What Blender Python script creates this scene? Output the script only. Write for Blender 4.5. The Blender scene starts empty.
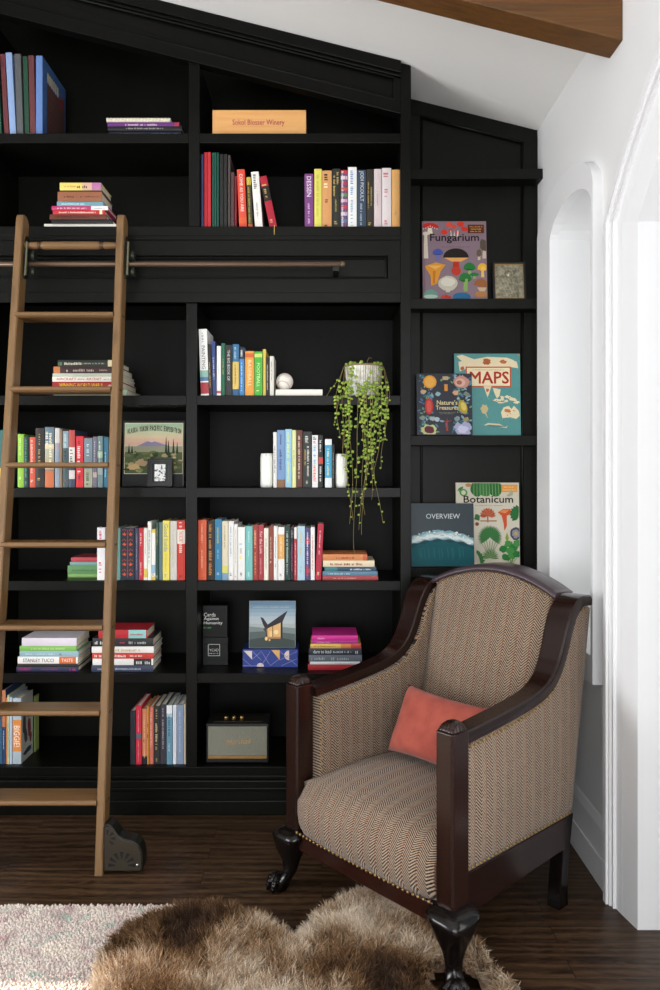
import bpy, bmesh, math, random
from mathutils import Vector, Matrix
random.seed(7)
SC = bpy.context.scene
COL = SC.collection
pi = math.pi
F, CX, CY, H = 785.0, 322.0, 470.0, 1.45

def X(px, d): return (px - CX) * d / F
def Z(py, d): return H + (CY - py) * d / F

def lin(h):
    if isinstance(h, (tuple, list)): return tuple(h)[:3]
    if len(h) == 3: h = ''.join(c * 2 for c in h)
    out = []
    for i in (0, 2, 4):
        v = int(h[i:i + 2], 16) / 255
        out.append(v / 12.92 if v <= .04045 else ((v + .055) / 1.055) ** 2.4)
    return tuple(out)

# ------------------------------------------------------------------ materials
class NT:
    def __init__(s, name, rough=.5, spec=.5, metal=0.0):
        s.m = bpy.data.materials.new(name); s.m.use_nodes = True
        s.t = s.m.node_tree; s.b = s.t.nodes['Principled BSDF']
        s.b.inputs['Roughness'].default_value = rough
        s.b.inputs['Metallic'].default_value = metal
        s.b.inputs['Specular IOR Level'].default_value = spec
    def n(s, typ, **kw):
        nd = s.t.nodes.new(typ)
        for k, v in kw.items(): setattr(nd, k, v)
        return nd
    def l(s, a, b): s.t.links.new(a, b)
    def set(s, sock, v):
        if hasattr(v, 'is_output') or isinstance(v, bpy.types.NodeSocket): s.l(v, sock)
        else: sock.default_value = v
    def math(s, op, a, b=0.0, c=0.0):
        nd = s.n('ShaderNodeMath', operation=op)
        s.set(nd.inputs[0], a); s.set(nd.inputs[1], b); s.set(nd.inputs[2], c)
        return nd.outputs[0]
    def mix(s, f, a, b, mode='MIX'):
        nd = s.n('ShaderNodeMix', data_type='RGBA', blend_type=mode)
        s.set(nd.inputs[0], f)
        for sock, v in ((nd.inputs[6], a), (nd.inputs[7], b)):
            if isinstance(v, tuple): v = (*v[:3], 1)
            s.set(sock, v)
        return nd.outputs[2]
    def obj(s):
        return s.n('ShaderNodeTexCoord').outputs['Object']
    def mapping(s, vec, scale=(1, 1, 1), loc=(0, 0, 0), rot=(0, 0, 0)):
        mp = s.n('ShaderNodeMapping'); s.l(vec, mp.inputs[0])
        mp.inputs['Scale'].default_value = scale; mp.inputs['Location'].default_value = loc
        mp.inputs['Rotation'].default_value = rot
        return mp.outputs[0]
    def noise(s, vec, scale=5, detail=3, dist=0, rough=.5):
        nd = s.n('ShaderNodeTexNoise'); s.l(vec, nd.inputs['Vector'])
        nd.inputs['Scale'].default_value = scale; nd.inputs['Detail'].default_value = detail
        nd.inputs['Distortion'].default_value = dist; nd.inputs['Roughness'].default_value = rough
        return nd.outputs[0]
    def ramp(s, fac, stops):
        nd = s.n('ShaderNodeValToRGB'); s.l(fac, nd.inputs[0]); e = nd.color_ramp.elements
        while len(e) < len(stops): e.new(.5)
        for el, (p, c) in zip(e, stops):
            el.position = p; el.color = (*lin(c), 1)
        return nd.outputs[0]
    def color(s, v):
        s.set(s.b.inputs['Base Color'], (*v[:3], 1) if isinstance(v, tuple) else v)
    def bump(s, h, strength=.2, dist=.01):
        nd = s.n('ShaderNodeBump'); s.l(h, nd.inputs['Height'])
        nd.inputs['Strength'].default_value = strength; nd.inputs['Distance'].default_value = dist
        s.l(nd.outputs[0], s.b.inputs['Normal'])

_plain = {}
def plain(h, rough=.5, spec=.4, metal=0.0, var=.12, nscale=60, bump=0.0):
    key = (h, rough, spec, metal, var, nscale, bump)
    if key in _plain: return _plain[key]
    t = NT('paint_%s' % (h if isinstance(h, str) else len(_plain)), rough, spec, metal)
    c = lin(h); o = t.obj(); nz = t.noise(o, nscale, 3)
    dk = tuple(v * (1 - var) for v in c); lt = tuple(min(1, v * (1 + var)) for v in c)
    t.color(t.mix(nz, dk, lt))
    if bump: t.bump(nz, bump, .002)
    _plain[key] = t.m
    return t.m

def wood(name, c0, c1, axis='x', rough=.4, scale=1.0, ring=0.0, spec=.4, bump=.08):
    t = NT(name, rough, spec); o = t.obj()
    st = {'x': (2, 45, 45), 'y': (45, 2, 45), 'z': (45, 45, 2)}[axis]
    v = t.mapping(o, tuple(k * scale for k in st))
    a = t.noise(v, 1.0, 6, 0.6, .6)
    v2 = t.mapping(o, tuple(k * scale * .25 for k in st))
    b = t.noise(v2, 1.0, 3, 1.2)
    f = t.math('MULTIPLY_ADD', a, .75, t.math('MULTIPLY', b, .45))
    t.color(t.ramp(f, [(.30, c0), (.62, c1), (.85, c0)]))
    if bump: t.bump(a, bump, .002)
    return t.m

def tweed(name, uax, vaxes):
    """herringbone tweed; uax column axis, vaxes {axis: weight} for the run"""
    t = NT(name, .9, .15); o = t.obj()
    sep = t.n('ShaderNodeSeparateXYZ'); t.l(o, sep.inputs[0])
    S = dict(x=sep.outputs[0], y=sep.outputs[1], z=sep.outputs[2])
    u = S[uax]; v = 0.0
    for a, w in vaxes.items(): v = t.math('MULTIPLY_ADD', S[a], w, v)
    wob = t.noise(o, 9, 2)
    u = t.math('MULTIPLY_ADD', wob, .006, u)
    zig = t.math('PINGPONG', u, .026)
    ph = t.math('FRACT', t.math('MULTIPLY', t.math('ADD', v, t.math('MULTIPLY', zig, 1.0)), 1 / .0098))
    band = t.math('SMOOTH_MIN', t.math('MULTIPLY', t.math('PINGPONG', ph, .5), 2.0), 1.0, .1)
    f = t.math('SUBTRACT', t.math('MULTIPLY', band, 3.0), .95)
    f = t.math('MAXIMUM', t.math('MINIMUM', f, 1.0), 0.0)
    speck = t.noise(o, 230, 2)
    f2 = t.math('ADD', f, t.math('MULTIPLY', t.math('SUBTRACT', speck, .5), 1.3))
    f2 = t.math('MAXIMUM', t.math('MINIMUM', f2, 1.0), 0.0)
    base = t.mix(f2, lin('130e0b'), lin('b39c86'))
    red = t.math('LESS_THAN', t.math('PINGPONG', t.math('ADD', u, .004), .026), .0022)
    base = t.mix(t.math('MULTIPLY', red, t.math('MULTIPLY', f2, .6)), base, lin('9c4a30'))
    par = t.math('LESS_THAN', t.math('FRACT', t.math('MULTIPLY', u, 1 / .052)), .5)
    base = t.mix(t.math('MULTIPLY', par, .10), base, lin('2c221b'))
    blotch = t.noise(o, 6, 3)
    base = t.mix(t.math('MULTIPLY', blotch, .25), base, lin('33281f'))
    t.color(base); t.bump(f2, .35, .003)
    t.b.inputs['Sheen Weight'].default_value = .15
    return t.m

# ------------------------------------------------------------------ mesh builder
class MB:
    def __init__(s): s.v = []; s.f = []; s.mi = []; s.sm = []
    def add(s, vs, fs, mi=0, smooth=False):
        o = len(s.v); s.v += [tuple(p) for p in vs]
        for f in fs: s.f.append([i + o for i in f]); s.mi.append(mi); s.sm.append(smooth)
        return s
    def box(s, x0, x1, y0, y1, z0, z1, mi=0):
        vs = [(x, y, z) for x in (x0, x1) for y in (y0, y1) for z in (z0, z1)]
        return s.add(vs, [(0, 1, 3, 2), (4, 6, 7, 5), (0, 4, 5, 1), (2, 3, 7, 6), (0, 2, 6, 4), (1, 5, 7, 3)], mi)
    def hexa(s, b, t, mi=0):
        """bottom 4 and top 4 points"""
        return s.add(list(b) + list(t), [(3, 2, 1, 0), (4, 5, 6, 7), (0, 1, 5, 4), (1, 2, 6, 5), (2, 3, 7, 6), (3, 0, 4, 7)], mi)
    def prism(s, pts, a0, a1, plane='xz', mi=0, smooth=False):
        """pts 2D polygon in plane, extruded along the third axis"""
        def P(p, a):
            if plane == 'xz': return (p[0], a, p[1])
            if plane == 'yz': return (a, p[0], p[1])
            return (p[0], p[1], a)
        n = len(pts)
        vs = [P(p, a0) for p in pts] + [P(p, a1) for p in pts]
        s.add(vs, [tuple(range(n)), tuple(range(2 * n - 1, n - 1, -1))], mi)
        s.add(vs, [(i, (i + 1) % n, n + (i + 1) % n, n + i) for i in range(n)], mi, smooth)
        return s
    def loft(s, rings, mi=0, smooth=True, cap=True, closed=True):
        n = len(rings[0]); vs = [p for r in rings for p in r]; fs = []
        for k in range(len(rings) - 1):
            for i in range(n if closed else n - 1):
                j = (i + 1) % n
                fs.append((k * n + i, k * n + j, (k + 1) * n + j, (k + 1) * n + i))
        s.add(vs, fs, mi, smooth)
        if cap and closed:
            s.add(rings[0], [tuple(range(n))], mi); s.add(rings[-1], [tuple(range(n))[::-1]], mi)
        return s
    def tube(s, path, r, seg=8, mi=0, smooth=True):
        P = [Vector(p) for p in path]; rings = []
        up = Vector((0, 0, 1)); prev = None
        for i, p in enumerate(P):
            d = (P[min(i + 1, len(P) - 1)] - P[max(i - 1, 0)]).normalized()
            if prev is None:
                a = d.cross(up)
                if a.length < .05: a = d.cross(Vector((1, 0, 0)))
            else:
                a = prev - d * prev.dot(d)
            a.normalize(); prev = a; b = d.cross(a)
            rr = r[i] if isinstance(r, (list, tuple)) else r
            rings.append([p + (a * math.cos(2 * pi * k / seg) + b * math.sin(2 * pi * k / seg)) * rr for k in range(seg)])
        return s.loft(rings, mi, smooth)
    def lathe(s, prof, c=(0, 0, 0), seg=24, mi=0, smooth=True):
        rings = [[(c[0] + r * math.cos(2 * pi * k / seg), c[1] + r * math.sin(2 * pi * k / seg), c[2] + z) for k in range(seg)] for r, z in prof]
        return s.loft(rings, mi, smooth)
    def ball(s, c, r, seg=12, rg=8, mi=0, sc=(1, 1, 1), rot=None):
        rings = []
        for i in range(rg + 1):
            th = pi * i / rg; rr = max(math.sin(th), .02)
            ring = []
            for k in range(seg):
                p = Vector((sc[0] * r * rr * math.cos(2 * pi * k / seg), sc[1] * r * rr * math.sin(2 * pi * k / seg), sc[2] * r * math.cos(th)))
                if rot: p = rot @ p
                ring.append(p + Vector(c))
            rings.append(ring)
        return s.loft(rings, mi, True)
    def build(s, name, mats, parent=None, local=False, bevel=0.0, recalc=True, segs=2):
        if not isinstance(mats, (list, tuple)): mats = [mats]
        off = Vector((0, 0, 0))
        if parent and not local:
            q = parent
            while q: off = off + Vector(q.location); q = q.parent
        me = bpy.data.meshes.new(name)
        me.from_pydata([Vector(p) - off for p in s.v], [], s.f)
        me.polygons.foreach_set('material_index', s.mi); me.polygons.foreach_set('use_smooth', s.sm)
        for m in mats: me.materials.append(m)
        if recalc:
            bm = bmesh.new(); bm.from_mesh(me)
            bmesh.ops.remove_doubles(bm, verts=bm.verts, dist=1e-5)
            bmesh.ops.recalc_face_normals(bm, faces=bm.faces); bm.to_mesh(me); bm.free()
        o = bpy.data.objects.new(name, me); COL.objects.link(o)
        if parent: o.parent = parent
        if bevel:
            b = o.modifiers.new('bevel', 'BEVEL'); b.width = bevel; b.segments = segs
            b.limit_method = 'ANGLE'; b.angle_limit = .6
        return o

def tag(o, label=None, cat=None, group=None, kind=None):
    if label: o['label'] = label
    if cat: o['category'] = cat
    if group: o['group'] = group
    if kind: o['kind'] = kind
    return o
def empty(name, loc, label, cat, group=None, rz=0):
    o = bpy.data.objects.new(name, None); COL.objects.link(o)
    o.location = loc; o.rotation_euler = (0, 0, rz); o.empty_display_size = .05
    return tag(o, label, cat, group)

# ------------------------------------------------------------------ lettering
_txt = {}
def text_shape(st):
    """triangulated flat shape of a text, normalised: returns verts2d, faces, w, h"""
    if st in _txt: return _txt[st]
    cu = bpy.data.curves.new('lettering', 'FONT'); cu.body = st; cu.size = 1; cu.resolution_u = 2
    ob = bpy.data.objects.new('lettering', cu)
    me = bpy.data.meshes.new_from_object(ob)
    vs = [(v.co.x, v.co.y) for v in me.vertices]; fs = [tuple(p.vertices) for p in me.polygons]
    bpy.data.meshes.remove(me); bpy.data.objects.remove(ob); bpy.data.curves.remove(cu)
    x0 = min(v[0] for v in vs); x1 = max(v[0] for v in vs); y0 = min(v[1] for v in vs); y1 = max(v[1] for v in vs)
    vs = [(a - x0, b - y0) for a, b in vs]
    _txt[st] = (vs, fs, x1 - x0, y1 - y0)
    return _txt[st]

def put_text(mb, st, org, ux, uy, w, h, mi=0, keep=False):
    """text of width w height h with lower left corner at org, along ux / uy"""
    vs, fs, tw, th = text_shape(st)
    sx = w / tw; sy = h / th
    if keep: sx = sy = min(sx, sy)
    org = Vector(org); ux = Vector(ux); uy = Vector(uy)
    ox = (w - tw * sx) / 2; oy = (h - th * sy) / 2
    mb.add([org + ux * (a * sx + ox) + uy * (b * sy + oy) for a, b in vs], fs, mi)

def put_dashes(mb, org, ux, uy, w, h, mi=0, seed=0, nw=(2, 5)):
    """blurred unreadable small print: a run of short bars"""
    r = random.Random(seed); org = Vector(org); ux = Vector(ux); uy = Vector(uy); x = 0
    while x < w:
        n = h * r.uniform(.16, .34); e = min(x + n, w); hh = h * r.uniform(.5, .8)
        a = org + ux * x; b = org + ux * e
        mb.add([a, b, b + uy * hh, a + uy * hh], [(0, 1, 2, 3)], mi)
        x = e + h * (.20 if r.random() < .84 else .7)
# ------------------------------------------------------------------ room
BLACK = NT('black_cabinet_paint', .36, .15)
_o = BLACK.obj(); _n = BLACK.noise(BLACK.mapping(_o, (30, 30, 2.5)), 1.5, 4, .4)
BLACK.color(BLACK.ramp(_n, [(.3, '070705'), (.75, '0c0c09')])); BLACK.bump(_n, .05, .001); BLACK = BLACK.m
INNER = NT('black_shelf_back', .5, .12)
_o = INNER.obj(); _n = INNER.noise(INNER.mapping(_o, (25, 25, 2)), 1.5, 4, .4)
INNER.color(INNER.ramp(_n, [(.3, '070705'), (.75, '0c0c08')])); INNER = INNER.m
GREENBLACK = NT('green_black_panel_paint', .4, .17)
_o = GREENBLACK.obj(); _n = GREENBLACK.noise(GREENBLACK.mapping(_o, (60, 60, 2.5)), 1.5, 4, .3)
GREENBLACK.color(GREENBLACK.ramp(_n, [(.3, '090b06'), (.75, '10130b')])); GREENBLACK = GREENBLACK.m
WHITE = plain('e6e6e6', .6, .3, var=.015, nscale=4)
TRIMW = plain('e8e8e9', .4, .4, var=.01, nscale=4)
CEIL = plain('eeedea', .8, .2, var=.015, nscale=3)
BRONZE = plain('3a3128', .35, .5, .7, var=.2)
DARKMETAL = plain('23241f', .4, .5, .6, var=.2)

def floor_mat():
    t = NT('dark_oak_floor', .38, .28); o = t.obj()
    br = t.n('ShaderNodeTexBrick'); t.l(o, br.inputs['Vector'])
    br.inputs['Color1'].default_value = (0, 0, 0, 1); br.inputs['Color2'].default_value = (1, 1, 1, 1)
    br.inputs['Mortar'].default_value = (.5, .5, .5, 1)
    br.inputs['Scale'].default_value = 1; br.inputs['Brick Width'].default_value = 1.15
    br.inputs['Row Height'].default_value = .086; br.inputs['Mortar Size'].default_value = .0012
    br.inputs['Mortar Smooth'].default_value = .1; br.offset = .37
    tone = br.outputs['Color']
    cmb = t.n('ShaderNodeVectorMath', operation='MULTIPLY_ADD')
    t.l(tone, cmb.inputs[0]); cmb.inputs[1].default_value = (5, 3, 0); t.l(o, cmb.inputs[2])
    v = t.mapping(cmb.outputs[0], (3.2, 15, 1))
    g = t.noise(v, 1.6, 6, 3.4, .62)
    wv = t.n('ShaderNodeTexWave', wave_type='BANDS', bands_direction='Y')
    t.l(t.mapping(cmb.outputs[0], (.55, 5, 1)), wv.inputs['Vector'])
    wv.inputs['Scale'].default_value = 1.7; wv.inputs['Distortion'].default_value = 12
    wv.inputs['Detail'].default_value = 3; wv.inputs['Detail Scale'].default_value = .8
    f = t.math('MULTIPLY_ADD', wv.outputs['Fac'], .22, t.math('MULTIPLY', g, .8))
    c = t.ramp(f, [(.30, '1f150d'), (.48, '412e1f'), (.72, '5a442f')])
    c = t.mix(t.math('MULTIPLY', tone, .35), c, lin('261a12'))
    c = t.mix(br.outputs['Fac'], c, lin('140d09'))
    t.color(c); t.bump(f, .12, .002)
    return t.m
FLOOR = floor_mat()

XW = .983
def zc(x): return 3.152 - .25 * (x - .374)          # ceiling height
tag(MB().box(-3.2, 2.0, -3.5, 3.72, -.05, 0).build('floor', FLOOR), kind='structure')
m = MB(); a, b = -3.2, XW + .42
m.hexa([(a, -3.5, zc(a)), (b, -3.5, zc(b)), (b, 3.78, zc(b)), (a, 3.78, zc(a))],
       [(a, -3.5, zc(a) + .06), (b, -3.5, zc(b) + .06), (b, 3.78, zc(b) + .06), (a, 3.78, zc(a) + .06)])
tag(m.build('ceiling', CEIL), kind='structure')
m = MB(); m.prism([(-3.2, 0), (XW + .4, 0), (XW + .4, zc(XW + .4)), (-3.2, zc(-3.2))], 3.72, 3.78)
tag(m.build('wall_back', WHITE), kind='structure')
# left wall, with the window the sun comes through (outside the frame)
m = MB(); xl0, xl1 = -3.2, -3.1; wy0, wy1, wz0, wz1 = .55, 2.245, .75, 2.02
ZT = zc(-3.1)
m.box(xl0, xl1, -3.5, wy0, 0, ZT); m.box(xl0, xl1, wy1, 3.72, 0, ZT)
m.box(xl0, xl1, wy0, wy1, 0, wz0); m.box(xl0, xl1, wy0, wy1, wz1, ZT)
tag(m.build('wall_left', WHITE), kind='structure')

# right wall with two arched openings
def arch1_in(y):   # inner edge of the small opening (y 2.77..3.27)
    t = (y - 3.02) / .25; return 2.385 + .115 * math.sqrt(max(0, 1 - t * t * .96))
def arch1_out(y):  # outer edge of the projecting surround (2.75..3.46)
    t = (y - 3.105) / .355; return 2.455 + .158 * math.sqrt(max(0, 1 - t * t))
YC, R_OUT, ZCEN = 1.44, 1.566, 1.273
def arch2(y, off=0.0):
    R = R_OUT - off; return ZCEN + math.sqrt(max(0, R * R - (y - YC) ** 2))
O2a, O2b = .406, 2.474
O1a, O1b = 2.772, 3.27
REV = XW + .36
def column(m, y0, y1, fn, x0, x1, ztop, n, mi=0, zbot=None):
    for i in range(n):
        a = y0 + (y1 - y0) * i / n; b = y0 + (y1 - y0) * (i + 1) / n
        fa, fb = fn(a), fn(b)
        m.hexa([(x0, a, fa), (x1, a, fa), (x1, b, fb), (x0, b, fb)],
               [(x0, a, ztop), (x1, a, ztop), (x1, b, ztop), (x0, b, ztop)], mi)
m = MB(); zt = zc(XW) + .02
m.box(XW, REV, -3.5, 2 * YC - 2.56, 0, zt)
column(m, 2 * YC - 2.56, 2.56, lambda y: arch2(y, .155 if False else .08), XW, REV, zt, 28)
m.box(XW, REV, 2.56, O1a, 0, zt)
m.box(XW, REV, O1a, O1b, 0, .795)
column(m, O1a, O1b, arch1_in, XW, REV, zt, 20)
m.box(XW, REV, O1b, 3.72, 0, zt)
tag(m.build('wall_right', WHITE), kind='structure')

# projecting surround of the small arched opening
xf = .948
m = MB(); n = 28
y0, y1 = 2.75, 3.46
m.box(xf, XW, y0, y1, .697, .795)                    # sill
ys = sorted(set([y0 + (y1 - y0) * (1 - math.cos(pi * i / n)) / 2 for i in range(n + 1)] + [O1a, O1b]))
for a, b in zip(ys[:-1], ys[1:]):
    mid = (a + b) / 2
    if O1a - 1e-6 <= mid <= O1b + 1e-6: la, lb = arch1_in(max(O1a, min(O1b, a))), arch1_in(max(O1a, min(O1b, b)))
    else: la = lb = .795
    m.hexa([(xf, a, la), (XW, a, la), (XW, b, lb), (xf, b, lb)], [(xf, a, arch1_out(a)), (XW, a, arch1_out(a)), (XW, b, arch1_out(b)), (xf, b, arch1_out(b))])
tag(m.build('trim_1', TRIMW), kind='structure')
# wide moulded casing of the big arch
def ring_band(m, o_in, o_out, x0, xi=None, xb=None, zb=0.0):
    xi = xi or x0; xb = xb or XW
    n = 40
    def edge(off):
        R = R_OUT - off; yb = 2.64 - off * 1.07
        pts = []
        for i in range(n + 1):
            y = yb - (yb - YC) * 2 * i / n
            pts.append((y, ZCEN + math.sqrt(R * R - (y - YC) ** 2)))
        return [(yb, zb)] + pts + [(2 * YC - yb, zb)]
    A, B = edge(o_in), edge(o_out)
    for (p, q), (r, s) in zip(zip(A[:-1], A[1:]), zip(B[:-1], B[1:])):
        m.hexa([(xi, *p), (xi, *q), (x0, *s), (x0, *r)], [(xb, *p), (xb, *q), (xb, *s), (xb, *r)])
m = MB(); ring_band(m, .155, .075, .9775, .995, REV); ring_band(m, .077, .028, .970, .9775); ring_band(m, .028, .004, .955); ring_band(m, .018, -.006, .947); ring_band(m, .043, .033, .962)
tag(m.build('trim_2', TRIMW), kind='structure')
# baseboard between bookcase niche and casing
m = MB(); m.box(XW - .012, XW, 2.65, 3.55, 0, .20); m.box(XW - .017, XW, 2.65, 3.55, 0, .10); m.prism([(XW - .012, .20), (XW, .20), (XW, .235), (XW - .004, .228)], 2.65, 3.55, 'xz')
tag(m.build('baseboard_right', TRIMW), kind='structure')
# windows deep in the openings
def glass():
    t = NT('window_glass', .05)
    tr = t.n('ShaderNodeBsdfTransparent'); gl = t.n('ShaderNodeBsdfGlossy'); gl.inputs['Roughness'].default_value = .02
    fr = t.n('ShaderNodeFresnel'); fr.inputs[0].default_value = 1.2
    mx = t.n('ShaderNodeMixShader'); t.l(fr.outputs[0], mx.inputs[0]); t.l(tr.outputs[0], mx.inputs[1]); t.l(gl.outputs[0], mx.inputs[2])
    t.l(mx.outputs[0], t.t.nodes['Material Output'].inputs[0]); return t.m
GLASS = glass()
def window(name, x0, x1, ya, yb, za, zb, ny, nz, trimname):
    fr = MB(); w = .045
    fr.box(x0, x1, ya, ya + w, za, zb); fr.box(x0, x1, yb - w, yb, za, zb)
    fr.box(x0, x1, ya + w, yb - w, za, za + w); fr.box(x0, x1, ya + w, yb - w, zb - w, zb)
    for i in range(1, ny):
        y = ya + (yb - ya) * i / ny; fr.box(x0 + .01, x1 - .01, y - .012, y + .012, za + w, zb - w)
    for i in range(1, nz):
        z = za + (zb - za) * i / nz; fr.box(x0 + .012, x1 - .012, ya + w, yb - w, z - .012, z + .012)
    o = tag(fr.build(name, TRIMW), kind='structure')
    xm = (x0 + x1) / 2
    MB().box(xm - .002, xm + .002, ya + w, yb - w, za + w, zb - w).build('pane', GLASS, o)
window('window_1', REV + .001, REV + .05, O1a - .02, O1b + .02, .77, 2.56, 1, 4, '')
window('window_2', REV + .001, REV + .05, O2a - .04, O2b + .04, .0, 2.78, 4, 5, '')
window('window_3', xl0 - .02, xl0 + .03, wy0 + .001, wy1 - .001, wz0 + .001, wz1 - .001, 1, 1, '')
# timber ceiling beam
BEAM = wood('stained_beam_timber', '38220c', '644018', 'x', .55, 1.0)
m = MB(); bx0, bx1 = -3.1, XW; zb = lambda x: 2.853 - .25 * (x - XW)
m.hexa([(bx0, 2.564, zb(bx0)), (bx1, 2.564, zb(bx1)), (bx1, 2.68, zb(bx1)), (bx0, 2.68, zb(bx0))],
       [(bx0, 2.564, zc(bx0)), (bx1, 2.564, zc(bx1)), (bx1, 2.68, zc(bx1)), (bx0, 2.68, zc(bx0))])
tag(m.build('ceiling_beam', BEAM, bevel=.004), kind='structure', label='brown stained timber beam crossing the sloped white ceiling', cat='beam')

# ------------------------------------------------------------------ bookcase
YF, YB = 3.30, 3.68
def bx(px): return X(px, YF)
def bz(py): return Z(py, YF)
case = empty('bookcase', (bx(200), 3.49, 0), 'tall black built-in bookcase with a sloped panelled top, filled with books', 'bookcase')
XL = bx(-245); XR = bx(411)
DU0, DU1, DL0, DL1 = bx(188.7), bx(199.5), bx(186), bx(197)
LU0, LU1 = bx(-27), bx(-16.5)
R0 = bx(400.5)
fz = lambda x: zc(x) - .0015
zM0, zM1 = bz(303), bz(236)
# back, sides, partitions
MB().prism([(XL, .0008), (XR, .0008), (XR, fz(XR)), (XL, fz(XL))], YB, YB + .02).build('back_panel', INNER, case)
def upright(name, x0, x1, z0, slope=True, z1=None, y0=YF):
    t0, t1 = (fz(x0), fz(x1)) if slope else (z1, z1)
    m = MB(); m.prism([(x0, z0), (x1, z0), (x1, t1), (x0, t0)], y0, YB); return m.build(name, BLACK, case, bevel=.0015)
upright('side_panel', R0, XR, .0008)
upright('side_panel', XL, XL + .045, .0008)
for x0, x1 in ((DU0, DU1), (LU0, LU1)):
    m = MB(); m.prism([(x0, bz(226)), (x1, bz(226)), (x1, fz(x1) - .2), (x0, fz(x0) - .2)], YF + .002, YB); m.build('partition', BLACK, case, bevel=.0015)
for x0, x1 in ((DL0, DL1), (LU0, LU1)):
    MB().box(x0, x1, YF + .002, YB, bz(767), bz(303)).build('partition', BLACK, case, bevel=.0015)
SHELF = {}
def shelf(key, py, up):
    z = bz(py); SHELF[key] = z; d0, d1 = (DU0, DU1) if up else (DL0, DL1)
    for x0, x1 in ((XL + .045, LU0), (LU1, d0), (d1, R0)):
        MB().box(x0, x1, YF + .001, YB, z - .041, z).build('shelf', BLACK, case, bevel=.002)
shelf('A', 133.2, True)
for k, py in (('C', 395.4), ('D', 487.8), ('E', 581), ('F', 673.5)): shelf(k, py, False)
SHELF['B'] = bz(226.6); SHELF['G'] = bz(766.5)
# shelf over the rail frieze and the frieze itself
MB().box(XL + .045, R0, YF - .004, YB, SHELF['B'] - .040, SHELF['B']).build('shelf', BLACK, case, bevel=.002)
m = MB()
m.box(XL + .045, R0, YF + .022, YF + .06, zM0, zM1)
m.box(XL + .045, R0, YF + .004, YF + .022, bz(255), zM1)
m.box(XL + .045, R0, YF + .004, YF + .022, zM0, bz(278.5))
m.box(bx(388), R0, YF + .004, YF + .022, bz(278.5), bz(255))
m.box(XL + .045, R0, YF - .003, YF + .004, bz(240), zM1)
m.box(XL + .045, R0, YF - .012, YB, zM0, bz(293))
# bead round the sunk panel
for py in (257, 277): m.tube([(XL + .05, YF + .018, bz(py)), (bx(387), YF + .018, bz(py))], .006, 6)
m.tube([(bx(386.6), YF + .018, bz(277)), (bx(386.6), YF + .018, bz(257))], .006, 6)
m.build('rail_frieze', BLACK, case, bevel=.0015)
# sloped top frieze
def slope_band(m, o0, o1, x0, x1, ya, yb, mi=0):
    m.prism([(x0, fz(x0) - o1), (x1, fz(x1) - o1), (x1, fz(x1) - o0), (x0, fz(x0) - o0)], ya, yb, 'xz', mi)
m = MB()
slope_band(m, 0, .215, XL + .045, R0, YF + .016, YF + .05)
slope_band(m, 0, .050, XL + .045, R0, YF - .020, YF + .016)
slope_band(m, .050, .062, XL + .045, R0, YF - .008, YF + .016)
slope_band(m, .162, .215, XL + .045, R0, YF - .003, YF + .016)
slope_band(m, .152, .162, XL + .045, R0, YF + .004, YF + .016)
slope_band(m, .211, .218, XL + .045, R0, YF - .010, YF + .04)
for o_ in (.066, .158):
    m.tube([(XL + .05, YF + .006, fz(XL + .05) - o_), (bx(397), YF + .006, fz(bx(397)) - o_)], .0065, 8)
m.tube([(bx(394.5), YF + .006, fz(bx(394.5)) - .066), (bx(394.5), YF + .006, fz(bx(394.5)) - .158)], .0065, 8)
slope_band(m, .066, .172, bx(395), R0, YF - .0, YF + .016)
m.build('sloped_frieze', BLACK, case, bevel=.002)
# base
m = MB()
m.box(XL + .045, R0, YF - .004, YB, SHELF['G'] - .036, SHELF['G'])
m.build('bottom_shelf', BLACK, case, bevel=.002)
m = MB()
m.box(XL, XR, YF + .012, YF + .05, bz(790), bz(776.5))
m.box(XL, XR, YF - .012, YF + .012, bz(787), bz(779.5))
m.box(XL, XR, YF - .006, YF + .012, bz(791), bz(787))
m.box(XL, XR, YF, YF + .05, .0012, bz(790))
m.box(XL, XR, YF - .008, YF, .0012, bz(800))
m.build('base_moulding', BLACK, case, bevel=.004, segs=3)

# ------------------------------------------------------------------ panelled niche with picture ledges
YN = 3.59
nich = empty('panelled_alcove', ((XR + XW) / 2, YN + .03, 0), 'black panelled alcove with picture ledges between bookcase and white wall', 'wall panelling')
x0, x1 = XR + .003, XW - .001
MB().prism([(x0, .0008), (x1, .0008), (x1, fz(x1)), (x0, fz(x0))], YN, YN + .03).build('panel', GREENBLACK, nich)
m = MB(); px0, px1 = X(420, YN), X(523, YN)
m.prism([(x0, .001), (px0, .001), (px0, fz(px0) - .065), (x0, fz(x0) - .065)], YN - .012, YN)
m.prism([(px1, .001), (x1, .001), (x1, fz(x1) - .065), (px1, fz(px1) - .065)], YN - .012, YN)
slope_band(m, 0, .065, x0, x1, YN - .012, YN)
m.build('panel_frame', GREENBLACK, nich, bevel=.002)
m = MB()
for xx in (px0 + .004, px1 - .004): m.tube([(xx, YN - .008, .3), (xx, YN - .008, fz(xx) - .068)], .0075, 8)
m.tube([(px0, YN - .008, fz(px0) - .07), (px1, YN - .008, fz(px1) - .07)], .0085, 8)
m.build('panel_bead', GREENBLACK, nich)
YL = 3.49
LEDGE = {}
for k, py, xr in (('1', 168.5, XW - .001), ('2', 298.6, XW - .001), ('3', 435.5, XW - .001), ('4', 567.5, XW - .001)):
    z = Z(py, YL); LEDGE[k] = z
    MB().box(x0, xr, YL, YN - .0125, z - .045, z).build('ledge', GREENBLACK, nich, bevel=.002)
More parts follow.
